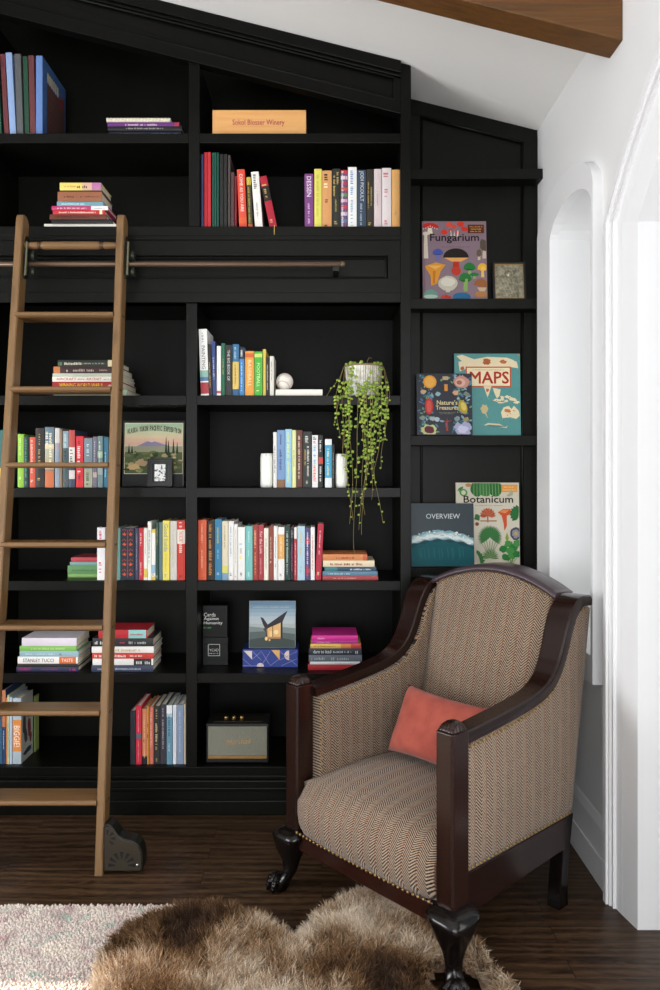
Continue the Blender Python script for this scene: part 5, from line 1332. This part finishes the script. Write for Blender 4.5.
# foot castors: uncut cast plates with dark wedges for cut-outs, and a wheel
def caster(x0, sgn=1):
    yF, yB = yl(.08) + .0, yl(.08) + .062
    P = [(0, .012), (0, .168), (.006, .180), (.017, .181), (.030, .174), (.042, .158), (.055, .138), (.072, .128), (.092, .125), (.112, .118), (.128, .104), (.138, .084), (.142, .06), (.141, .02), (.136, .012)]
    P = [(x0 + sgn * a, b) for a, b in P]
    m = MB(); m.prism(P, yF, yB); body = m.build('castor_housing', DARKMETAL, lad, bevel=.003)
    m = MB(); Pin = [(x0 + (a - x0) * .93 + sgn * .004, .012 + (b - .012) * .93 + .004) for a, b in P]
    m.prism(Pin, yF - .003, yF - .0004); m.build('face_plate', plain('40392f', .4, .5, .5), body, bevel=.001)
    def wedge(cx, cz, r0, r1, a, wd):
        p = []
        for r, w_ in ((r0, wd * .25), (r1, wd)):
            for s in (-1, 1): p.append((cx + r * math.cos(a) - s * w_ * math.sin(a), cz + r * math.sin(a) + s * w_ * math.cos(a)))
        p = [p[0], p[1], p[3], p[2]]; MB().prism(p, yF - .0038, yF - .0031).build('cutout_shade', plain('0e0e0d', .8), body)  # raised black wedge stands for the shade inside a cut-out
    for k in range(7): wedge(x0 + sgn * .066, .036, .022, .048, pi * (k + .0) / 6, .0072)
    for k in range(4): wedge(x0 + sgn * .012, .132, .013, .031, pi / 2 - sgn * (pi * (k) / 4.4 + .15), .0058)
    m = MB(); m.ball((x0 + sgn * .122, yF - .004, .038), .0055, 10, 6); m.build('axle_bolt', plain('b8b8b4', .2, .5, .9), body)
    m = MB(); m.tube([(x0 + sgn * .09, yF + .02, .0365), (x0 + sgn * .09, yF + .044, .0365)], .036, 24); m.build('wheel', plain('161616', .6), body)
caster(xs(.08) + .0308, 1); caster(xl_(.08) - .0008, -1)

# ------------------------------------------------------------------ armchair (built facing -Y, then turned)
WD = wood('dark_mahogany', '120a08', '26140f', 'z', .2, .7, spec=.36, bump=.04)
WDY = wood('dark_mahogany_rails', '100807', '21110d', 'y', .18, .7, spec=.36, bump=.04)
WDX = wood('dark_mahogany_cross', '160a08', '2a130d', 'x', .2, .7, spec=.36, bump=.04)
LEGB = wood('near_black_leg_wood', '080707', '100b0a', 'z', .2, .7, spec=.36, bump=.04)
ch = empty('armchair', (.328, 2.636, 0), 'herringbone tweed armchair with dark carved wooden frame and claw feet', 'armchair', rz=-math.radians(47.6)); ch.scale = (.978, 1, 1)
TSIDE = tweed('herringbone_tweed_sides', 'y', dict(z=1.0))
TBACK = tweed('herringbone_tweed_back', 'x', dict(z=1.0))
TSEAT = tweed('herringbone_tweed_seat', 'x', dict(y=1.0, z=1.0))
def B(m, name, mat, parent=ch, **k): return m.build(name, mat, parent, local=True, **k)
PX, PW, PWX = .372, .078, .066
for s in (-1, 1):
    xa, xb = sorted((s * PX, s * (PX - PWX)))
    m = MB(); rg = []
    c = .007
    for z, e in ((.200, .006), (.235, .0), (.712, .0)):
        a0, a1, b0, b1 = xa + e, xb - e, -.285 + e, -.285 + PW - e
        rg.append([(a0 + c, b0, z), (a1 - c, b0, z), (a1, b0 + c, z), (a1, b1 - c, z), (a1 - c, b1, z), (a0 + c, b1, z), (a0, b1 - c, z), (a0, b0 + c, z)])
    m.loft(rg, 0, False); post = B(m, 'front_post', WD, bevel=.002)
    # carved fan cap
    m = MB(); cx, cy = (xa + xb) / 2, -.285 + PW / 2; rg = []
    for k in range(7):
        t = k / 6; rad = (PW / 2 - .001) * math.cos(t * pi / 2 * .97); zz = .7122 + .030 * math.sin(t * pi / 2)
        ring = []
        for i in range(64):
            a = 2 * pi * i / 64; ca, sa = math.cos(a), math.sin(a); sq = (abs(ca) ** 5 + abs(sa) ** 5) ** (-1 / 5)
            rr_ = rad * (sq * (1 - t) + t) * (1 - .06 * (1 + math.cos(16 * a)) / 2 * (t > .05))
            ring.append((cx + rr_ * ca * PWX / PW, cy + rr_ * sa, zz))
        rg.append(ring)
    m.loft(rg, 0, True); B(m, 'fan_cap', WD, post)
    # cabriole leg with claw foot
    m = MB(); ox, oy = s * .7071, -.7071
    path = [(.222, .0, .036), (.212, .004, .056), (.202, .012, .065), (.190, .020, .063), (.170, .027, .053), (.140, .031, .042), (.110, .030, .032), (.085, .031, .0255), (.062, .035, .0225), (.044, .050, .026), (.030, .064, .029), (.012, .069, .029), (.001, .069, .022)]
    rg = []
    for z, off, r in path:
        px, py = cx + ox * off, cy + oy * off; ring = []
        sqp = 4.5 if z > .12 else 2.6
        for i in range(24):
            a = 2 * pi * i / 24; ca, sa = math.cos(a), math.sin(a); q = (abs(ca) ** sqp + abs(sa) ** sqp) ** (-1 / sqp)
            ring.append((px + r * q * ca, py + r * q * sa, z))
        rg.append(ring)
    m.loft(rg, 0, True); leg = B(m, 'front_leg', LEGB)
    m = MB()
    fx, fy = cx + ox * .072, cy + oy * .072
    for k, a in enumerate((-1.15, -.4, .4, 1.15)):
        da = math.atan2(oy, ox) + a; dx, dy = math.cos(da), math.sin(da)
        p = [(fx + dx * q, fy + dy * q, z) for q, z in ((.004, .052), (.020, .043), (.032, .031), (.040, .016), (.041, .005))]
        m.tube(p, [.010, .0115, .012, .010, .005], 10)
        m.ball((fx + dx * .031, fy + dy * .031, .033), .0128, 10, 7)
    B(m, 'claw_toes', LEGB, leg)
# rear legs
for s in (-1, 1):
    xa, xb = sorted((s * .355, s * .307)); m = MB()
    rg = [[(xa, y0, z), (xb, y0, z), (xb, y1, z), (xa, y1, z)] for z, y0, y1 in ((.001, .296, .352), (.03, .297, .348), (.10, .306, .350), (.20, .318, .364), (.297, .334, .384))]
    m.loft(rg, 0, False); B(m, 'rear_leg', LEGB, bevel=.003)
# seat rails
m = MB(); m.box(-.3055, .3055, -.281, -.255, .158, .217); B(m, 'front_rail', WDX, bevel=.004)
for s in (-1, 1):
    xa, xb = sorted((s * .357, s * .332)); m = MB(); m.prism([(-.211, .175), (.329, .195), (.336, .2975), (-.211, .2975)], xa, xb, 'yz'); B(m, 'side_rail', WDY, bevel=.003)
m = MB(); m.box(-.306, .306, .345, .372, .19, .2975); B(m, 'rear_rail', WDX, bevel=.003)
# arm and wing curve (Y,Z of the rail underside)
CV = [(-.215, .668), (-.12, .676), (-.03, .684), (.06, .694), (.14, .706), (.205, .724), (.255, .752), (.295, .795), (.325, .850), (.348, .905), (.372, .950), (.398, .976), (.43, .988), (.472, .987)]
def catmull(P, n=5):
    Q = []
    for i in range(len(P) - 1):
        p = [Vector((*P[max(0, min(len(P) - 1, i + k))], 0)) for k in (-1, 0, 1, 2)]
        for j in range(n):
            t = j / n; Q.append(.5 * ((2 * p[1]) + (p[2] - p[0]) * t + (2 * p[0] - 5 * p[1] + 4 * p[2] - p[3]) * t * t + (3 * p[1] - p[0] - 3 * p[2] + p[3]) * t ** 3))
    Q.append(Vector((*P[-1], 0))); return [(q.x, q.y) for q in Q]
CQ = catmull(CV)
def cnorm(i):
    a, b = CQ[max(i - 1, 0)], CQ[min(i + 1, len(CQ) - 1)]; t = Vector((b[0] - a[0], b[1] - a[1])).normalized(); return Vector((-t.y, t.x))
for s in (-1, 1):
    rg = []
    for i, (y, z) in enumerate(CQ):
        n = cnorm(i); f = i / (len(CQ) - 1)
        th = .034; q = max(0, min(1, (f - .3) / .45)); wi = .290 - .012 * q; wo = .366 + .008 * q
        if i == 0: y += .004
        def pt(x, h): return (s * x, y + n.x * h, z + n.y * h)
        rg.append([pt(wi + .003, 0), pt(wo - .002, 0), pt(wo, .003), pt(wo, th * .62), pt(wo - .004, th * .88), pt(wo - .011, th), pt(wi + .008, th), pt(wi + .002, th * .9), pt(wi, th * .7), pt(wi, .004)])
    m = MB(); m.loft(rg, 0, False); ar = B(m, 'arm_rail', WDY)
    for p_ in ar.data.polygons: p_.use_smooth = True
    ar.data.set_sharp_from_angle(angle=.5)
    # upholstered side between rail, post and rear edge, slightly padded
    xo, xi = .354, .274
    inset = .002
    top = [(CQ[i][0] - cnorm(i).x * inset, CQ[i][1] - cnorm(i).y * inset) for i in range(1, len(CQ))]
    nC = len(top); rg_o, rg_i = [], []
    m = MB(); ROW = 12
    def edgeb(k):   # matching point on the lower/rear boundary
        return None
    # columns from top curve down to the bottom line; rear part fans to the raked back edge
    bot = []
    for i, (y, z) in enumerate(top):
        f = i / (nC - 1)
        if f < .66: g_ = f / .66; bot.append((-.210 + g_ * (.374 + .210), .2985))
        else: g_ = (f - .66) / .34; bot.append((.374 + g_ * (.495 - .374), .2985 + g_ * (.972 - .2985)))
    def padded(x, sg, bul):
        vs = []
        for i in range(nC):
            for r in range(ROW + 1):
                t = r / ROW; y = top[i][0] + (bot[i][0] - top[i][0]) * t; z = top[i][1] + (bot[i][1] - top[i][1]) * t
                ed = min(1, 5 * t * (1 - t)) * min(1, i / 5) * min(1, (nC - 1 - i) / 8 + .05)
                vs.append((sg * (x + bul * ed), y, z))
        return vs
    idx = [(i * (ROW + 1) + r, i * (ROW + 1) + r + 1, (i + 1) * (ROW + 1) + r + 1, (i + 1) * (ROW + 1) + r) for i in range(nC - 1) for r in range(ROW)]
    vo, vi = padded(xo, s, .005), padded(xi, s, -.010)
    m.add(vo, idx, 0, True); m.add(vi, idx, 0, True)
    # rim
    border = [i * (ROW + 1) for i in range(nC)] + [(nC - 1) * (ROW + 1) + r for r in range(1, ROW + 1)] + [i * (ROW + 1) + ROW for i in range(nC - 2, -1, -1)] + [r for r in range(ROW - 1, 0, -1)]
    nb_ = len(border); m.add([vo[k] for k in border] + [vi[k] for k in border], [(k, (k + 1) % nb_, nb_ + (k + 1) % nb_, nb_ + k) for k in range(nb_)])
    B(m, 'side_upholstery', TSIDE)
# seat
prof = [(-.272, .2175), (-.296, .222), (-.311, .250), (-.318, .290), (-.316, .330), (-.305, .368), (-.285, .395), (-.255, .413), (-.20, .425), (-.10, .434), (.0, .434), (.10, .428), (.20, .418), (.29, .408)]
m = MB(); NX = 22; vs = []
for i in range(NX + 1):
    u = -1 + 2 * i / NX
    for k, (y, z) in enumerate(prof):
        cr = 1 - abs(u) ** 3.2; side = abs(u) ** 10
        yy = y + (.020 * side if y < -.27 else 0) + (.012 * (1 - cr) if y < -.28 else 0); zz = z - (.028 * (1 - cr) if z > .36 else 0)
        hx = .305 if y < -.205 else .282
        vs.append((u * hx, yy, zz))
K = len(prof)
m.add(vs, [(i * K + k, i * K + k + 1, (i + 1) * K + k + 1, (i + 1) * K + k) for i in range(NX) for k in range(K - 1)], 0, True)
for i in (0, NX):
    side = [vs[i * K + k] for k in range(K)] + [(vs[i * K][0], .29, .2175)]
    m.add(side, [tuple(range(K + 1))])
m.add([vs[i * K + K - 1] for i in range(NX + 1)] + [(vs[i * K][0], .29, .2175) for i in range(NX + 1)], [(i, i + 1, NX + 2 + i, NX + 1 + i) for i in range(NX)])
m.add([vs[0], vs[NX * K], (vs[NX * K][0], .29, .2175), (vs[0][0], .29, .2175)], [(0, 1, 2, 3)])
B(m, 'seat', TSEAT)
# back
def ztop(x): return .994 + .080 * (1 - (x / .30) ** 2)
m = MB(); NX, NZ = 24, 22; front, rear = [], []
for i in range(NX + 1):
    u = -1 + 2 * i / NX; x = u * .2625
    for k in range(NZ + 1):
        t = k / NZ; z = .37 + (ztop(x) - .37) * t
        bulge = .030 * (1 - abs(u) ** 3) * math.sin(pi * min(1, max(0, t * .95 + .04))) ** .6
        yf = .268 + .262 * (z - .40) * 1.0 / 1.0 * .95; yf = .262 + (z - .37) * .225 - bulge
        front.append((x, yf, z)); rear.append((x, .385 + (z - .37) * .185, z))
K = NZ + 1; idx = [(i * K + k, i * K + k + 1, (i + 1) * K + k + 1, (i + 1) * K + k) for i in range(NX) for k in range(NZ)]
m.add(front, idx, 0, True); m.add(rear, idx, 0, True)
bd = [i * K for i in range(NX + 1)] + [NX * K + k for k in range(1, K)] + [i * K + K - 1 for i in range(NX - 1, -1, -1)] + [k for k in range(K - 2, 0, -1)]
n_ = len(bd); m.add([front[k] for k in bd] + [rear[k] for k in bd], [(k, (k + 1) % n_, n_ + (k + 1) % n_, n_ + k) for k in range(n_)])
B(m, 'backrest', TBACK)
rg = []
for i in range(31):
    u = -1 + 2 * i / 30; x = u * .279; z = ztop(x) + .001; yf = .262 + (z - .37) * .225 - .012; yr = .385 + (z - .37) * .185 + .006; e = .024 - .004 * abs(u)
    rg.append([(x, yf, z - .003), (x, yf - .002, z + e * .4), (x, yf + .006, z + e * .85), (x, yf + .018, z + e), (x, yr - .012, z + e), (x, yr, z + e * .7), (x, yr, z - .003)])
m = MB(); m.loft(rg, 0, True); B(m, 'crest_rail', plain('3f3238', .28, .5, var=.15, nscale=40))
# brass nails
NAIL = plain('94784c', .3, .5, .8, var=.15)
sph = MB(); sph.ball((0, 0, 0), .0054, 8, 6); _nm = sph.build('nail_head', NAIL); nail_me = _nm.data; bpy.data.objects.remove(_nm)
nails = []
def line(pts, step=.019):
    P = [Vector(p) for p in pts]; acc = 0
    for a, b in zip(P[:-1], P[1:]):
        L = (b - a).length
        while acc < L: nails.append(a + (b - a) * (acc / L)); acc += step
        acc -= L
def rcurve(x, off=.015, i0=1, i1=None): return [(x, CQ[i][0] - cnorm(i).x * off, CQ[i][1] - cnorm(i).y * off) for i in range(i0, i1 or len(CQ))]
line([(.3555, -.202, .306), (.3555, -.202, .655)]); line([(.3555, -.195, .306), (.3555, .366, .306)]); line(rcurve(.3555))
line([(-.2735, -.202, .42), (-.2735, -.202, .655)]); line(rcurve(-.2725, i1=62)); line(rcurve(.2725, i0=28, i1=58))
line([(-.298, -.293, .2245), (-.2, -.299, .2245), (.2, -.299, .2245), (.298, -.293, .2245)])
line([(x, .262 + (ztop(x) - .37) * .225 - .004, ztop(x) - .009) for x in [-.258 + .516 * k / 24 for k in range(25)]])
Mw = Matrix.Translation((.328, 2.636, 0)) @ Matrix.Rotation(-math.radians(47.6), 4, 'Z')
nails.sort(key=lambda p: ((Mw @ p) - Vector((0, 0, H))).length)
for p in nails[:100]:
    o = bpy.data.objects.new('nail_head', nail_me); COL.objects.link(o); o.parent = ch; o.location = p
m = MB()
for p in nails[100:]: m.ball(p, .0054, 7, 5)
tag(B(m, 'nail_trim', NAIL), kind='stuff')
# cushion
t = NT('coral_velvet', .85, .2); o = t.obj(); n = t.noise(o, 14, 4); n2 = t.noise(t.mapping(o, (300, 300, 60)), 1, 2)
t.color(t.mix(t.math('MULTIPLY', n2, .3), t.ramp(n, [(.3, '94443a'), (.7, 'b35b4b')]), lin('7c352a'))); t.b.inputs['Sheen Weight'].default_value = .12; t.bump(n2, .2, .002)
m = MB(); N_ = 22; a_, b_ = .196, .120; F1, F2 = [], []
for i in range(N_ + 1):
    for j in range(N_ + 1):
        u, v = -1 + 2 * i / N_, -1 + 2 * j / N_
        pin = 1 - .07 * (1 - v * v) * abs(u) ** 3 ; pinv = 1 - .09 * (1 - u * u) * abs(v) ** 3
        th = .058 * ((1 - u ** 4) * (1 - v ** 4)) ** .55
        F1.append((u * a_ * pin, -th, v * b_ * pinv)); F2.append((u * a_ * pin, th, v * b_ * pinv))
K = N_ + 1; idx = [(i * K + j, i * K + j + 1, (i + 1) * K + j + 1, (i + 1) * K + j) for i in range(N_) for j in range(N_)]
m.add(F1, idx, 0, True); m.add(F2, idx, 0, True)
cu = m.build('cushion', t.m); tag(cu, 'small coral velvet cushion resting on the tweed armchair seat', 'cushion')
CUSH = cu
# cushion pose: leaning on the backrest, turned a little
cl = Vector((.012, .094, .432 + .125)); wl = Mw @ cl
CUSH.location = wl
CUSH.rotation_euler = (Matrix.Rotation(-math.radians(47.6), 3, 'Z') @ Matrix.Rotation(math.radians(-27), 3, 'X') @ Matrix.Rotation(math.radians(1), 3, 'Y')).to_euler()

# ------------------------------------------------------------------ woven rug
t = NT('woven_rug_wool', .95, .1); o = t.obj()
n1 = t.noise(o, 14, 4, .8, .7); n2 = t.noise(o, 9, 3, .5); n3 = t.noise(t.mapping(o, (1, 1, 1), (5, 2, 0)), 24, 4, .5, .7)
c = t.ramp(n1, [(.30, 'a3928f'), (.45, 'cabcb6'), (.6, 'd8cdc3'), (.75, 'b9aab0')])
c = t.mix(t.math('MULTIPLY', t.math('GREATER_THAN', n3, .60), .6), c, lin('8fb0a4'))
c = t.mix(t.math('MULTIPLY', t.math('LESS_THAN', n3, .40), .55), c, lin('b0848f'))
c = t.mix(t.math('MULTIPLY', t.math('GREATER_THAN', n2, .6), .3), c, lin('e6dccb'))
t.color(c); RUG = t.m
rg_ = empty('woven_rug', (-.95, 2.0, 0), 'thick pink and cream flecked woven wool rug at the lower left', 'rug')
RX0, RX1, RY0, RY1 = -1.6, -.30, 1.70, 2.592
m = MB(); m.box(RX0, RX1, RY0, RY1, .0005, .010); m.build('rug_backing', plain('c9bbb0', .95), rg_)
rr = random.Random(5); m = MB()
def tuft(x, y, r, h):
    a0 = rr.uniform(0, 6.28); lx, ly = rr.uniform(-.7, .7) * r, rr.uniform(-.7, .7) * r; ring0, ring1 = [], []
    for k in range(5):
        a = a0 + 2 * pi * k / 5; ring0.append((x + r * math.cos(a), y + r * math.sin(a), .008)); ring1.append((x + lx + r * .75 * math.cos(a), y + ly + r * .75 * math.sin(a), h * .75))
    vs = ring0 + ring1 + [(x + lx * 1.3, y + ly * 1.3, h)]
    m.add(vs, [(k, (k + 1) % 5, 5 + (k + 1) % 5, 5 + k) for k in range(5)] + [(5 + k, 5 + (k + 1) % 5, 10) for k in range(5)], 0, True)
y = 1.70
while y < RY1 + .004:
    x = -1.60
    while x < RX1 + .004:
        tuft(x + rr.uniform(-.004, .004), y + rr.uniform(-.004, .004), rr.uniform(.0045, .0065), rr.uniform(.014, .0195)); x += .0085
    y += .0085
tag(m.build('wool_pile', RUG, rg_, recalc=False), kind='stuff')

# ------------------------------------------------------------------ fur throw
FP = [(95, 1000), (98, 978), (112, 952), (140, 931), (185, 918), (235, 917), (270, 926), (296, 944), (318, 918), (350, 899), (390, 894), (430, 905), (464, 925), (484, 953), (497, 972), (520, 992), (528, 1030), (480, 1052), (330, 1040), (250, 1056), (110, 1040)]
FH = .05
def fpt(px, py):
    d = F * (H - .02) / (py - CY); return (X(px, d), d)
FPW = catmull([fpt(*p) for p in FP], 5)
def inside(x, y):
    c = False; n = len(FPW)
    for i in range(n):
        (x1, y1), (x2, y2) = FPW[i], FPW[(i + 1) % n]
        if (y1 > y) != (y2 > y) and x < (x2 - x1) * (y - y1) / (y2 - y1) + x1: c = not c
    return c
def edist(x, y):
    b = 9
    for i in range(len(FPW)):
        (x1, y1), (x2, y2) = FPW[i], FPW[(i + 1) % len(FPW)]
        dx, dy = x2 - x1, y2 - y1; L = dx * dx + dy * dy or 1e-9; t_ = max(0, min(1, ((x - x1) * dx + (y - y1) * dy) / L))
        b = min(b, math.hypot(x - x1 - dx * t_, y - y1 - dy * t_))
    return b
FOOT = Mw @ Vector((.386, -.297, 0))
def base_z(x, y): 
    s = max(0, min(1, (-.27 - x) / .06 + .5)); return .003 + .022 * s
from mathutils import noise as mnoise
def fz_(x, y, e): return base_z(x, y) + .004 + .034 * min(1, e / .12) ** .6 + .010 * mnoise.noise((x * 5, y * 5, 0)) * min(1, e / .1)
g = .015; xs_ = [p[0] for p in FPW]; ys_ = [p[1] for p in FPW]
gx0, gy0 = min(xs_), min(ys_); nx, ny = int((max(xs_) - gx0) / g) + 1, int((max(ys_) - gy0) / g) + 1
cells = {}; vid = {}; vs = []; fs = []
E = {}
def corner(i, j):
    if (i, j) not in E: x, y = gx0 + i * g, gy0 + j * g; E[(i, j)] = edist(x, y) if inside(x, y) else 0
    return E[(i, j)]
def V(i, j):
    if (i, j) not in vid: vid[(i, j)] = len(vs); x, y = gx0 + i * g, gy0 + j * g; vs.append((x, y, fz_(x, y, corner(i, j))))
    return vid[(i, j)]
good = []
for i in range(nx):
    for j in range(ny):
        x, y = gx0 + (i + .5) * g, gy0 + (j + .5) * g
        if inside(x, y) and math.hypot(x - FOOT.x, y - FOOT.y) > .066:
            good.append((i, j)); fs.append((V(i, j), V(i + 1, j), V(i + 1, j + 1), V(i, j + 1)))
def furmat(name):
    t = NT(name, .75, .25); o = t.obj(); at = t.n('ShaderNodeAttribute', attribute_name='along'); tip = at.outputs['Fac']
    at2 = t.n('ShaderNodeAttribute', attribute_name='tone'); tone = at2.outputs['Fac']
    root = t.ramp(tone, [(.15, '24170f'), (.4, '44301f'), (.6, '6f523b'), (.8, 'a08466')])
    end = t.ramp(tone, [(.1, '38271a'), (.35, '735235'), (.55, 'a5825c'), (.8, 'e6d7c2')])
    t.color(t.mix(tip, root, end)); return t.m
FUR = furmat('brown_fur')
fur = empty('fur_throw', (-.1, 2.35, 0), 'fluffy brown and cream fur throw on the floor under the armchair', 'fur throw')
m = MB(); m.add(vs, fs, 0, True); m.build('hide', plain('6a5644', .9), fur)
rr = random.Random(8); vv, ff, al, tn = [], [], [], []
CAMP = Vector((0, 0, H))
for (i, j) in good:
    x, y = gx0 + (i + .5) * g, gy0 + (j + .5) * g
    if math.hypot(x - FOOT.x, y - FOOT.y) < .082: continue
    e = edist(x, y)
    for _ in range(34 if y > 2.05 else 20):
        xx, yy = x + rr.uniform(-.5, .5) * g, y + rr.uniform(-.5, .5) * g
        p = Vector((xx, yy, fz_(xx, yy, e)))
        cl = mnoise.noise((xx * 38, yy * 38, 1.0)); cl2 = mnoise.noise((xx * 38, yy * 38, 7.0))
        big = mnoise.noise((xx * 4.2, yy * 4.2, 3.3)); big2 = mnoise.noise((xx * 9, yy * 9, 5.1))
        flow = Vector((.35 * mnoise.noise((xx * 3, yy * 3, 2)) , .35 * mnoise.noise((xx * 3, yy * 3, 9)), 0))
        lean = Vector((cl * .75 + rr.uniform(-.25, .25), cl2 * .75 - .15 + rr.uniform(-.25, .25), 0)) + flow
        L = rr.uniform(.040, .066) * (.8 + .2 * min(1, e / .05))
        d = (Vector((0, 0, 1)) + lean).normalized()
        if math.hypot(xx - FOOT.x, yy - FOOT.y) < .11: L *= .36
        p1 = p + d * L * .5; p2 = p1 + (d + lean * .5 - Vector((0, 0, .6))).normalized() * L * .5
        side = (p1 - CAMP).cross(d).normalized(); w = rr.uniform(.0007, .0013)
        k = len(vv); vv += [p - side * w, p + side * w, p1 - side * w * .85, p1 + side * w * .85, p2]
        ff += [(k, k + 1, k + 3, k + 2), (k + 2, k + 3, k + 4)]
        tone = .40 + .55 * big + .34 * big2 + rr.uniform(-.22, .22) + .20 * max(0, 1 - e / .07)
        al += [0, 0, .55, .55, 1]; tn += [tone] * 5
me = bpy.data.meshes.new('fur'); me.from_pydata(vv, [], ff)
for nm, data in (('along', al), ('tone', tn)):
    at = me.attributes.new(nm, 'FLOAT', 'POINT'); at.data.foreach_set('value', data)
me.materials.append(FUR); me.polygons.foreach_set('use_smooth', [True] * len(ff))
off = Vector(fur.location); me.transform(Matrix.Translation(-off))
o = bpy.data.objects.new('fur', me); COL.objects.link(o); o.parent = fur; tag(o, kind='stuff')

# ------------------------------------------------------------------ camera
cam = bpy.data.cameras.new('camera'); co = bpy.data.objects.new('camera', cam); COL.objects.link(co)
co.location = (0, 0, H); co.rotation_euler = (pi / 2, 0, 0)
cam.sensor_fit = 'VERTICAL'; cam.sensor_height = 36; cam.lens = F / 990 * 36
cam.shift_x = (330 - CX) / 990; cam.shift_y = -(495 - CY) / 990; cam.clip_start = .05
SC.camera = co

# ------------------------------------------------------------------ light
w = bpy.data.worlds.new('sky'); SC.world = w; w.use_nodes = True
w.node_tree.nodes['Background'].inputs[0].default_value = (.86, .92, 1, 1); w.node_tree.nodes['Background'].inputs[1].default_value = .34
def area(name, loc, rot, sx, sy, power, col=(1, 1, 1)):
    L = bpy.data.lights.new(name, 'AREA'); L.shape = 'RECTANGLE'; L.size, L.size_y = sx, sy; L.energy = power; L.color = col
    o = bpy.data.objects.new(name, L); COL.objects.link(o); o.location = loc; o.rotation_euler = rot; return o
area('big_window_daylight', (REV + .12, YC - .25, 1.45), (0, pi / 2, 0), 2.2, 1.6, 34, (1, .98, .95))
area('small_window_daylight', (REV + .12, 3.02, 1.68), (0, pi / 2, 0), 1.6, .5, 3.2, (.97, .99, 1))
area('rear_window_daylight', (.5, -2.8, 1.5), (math.radians(103), 0, math.radians(4)), 4.4, 2.4, 205, (.97, .985, 1))
area('left_window_daylight', (xl0 - .10, 1.4, 1.40), (0, -math.radians(120), 0), 1.3, 1.7, 98, (.98, .99, 1))
S = bpy.data.lights.new('sun', 'SUN'); S.energy = 9; S.angle = .01; S.color = (1, .82, .62)
o = bpy.data.objects.new('sun', S); COL.objects.link(o)
dirv = Vector((1.0, 0.0, -.66)); o.rotation_euler = dirv.to_track_quat('-Z', 'Y').to_euler(); o.location = (-5, 1.4, 4)
vs_ = SC.view_settings; SC.display_settings.display_device = 'sRGB'; vs_.view_transform = 'Standard'; vs_.look = 'None'; vs_.exposure = .3; vs_.gamma = 1; vs_.use_curve_mapping = False
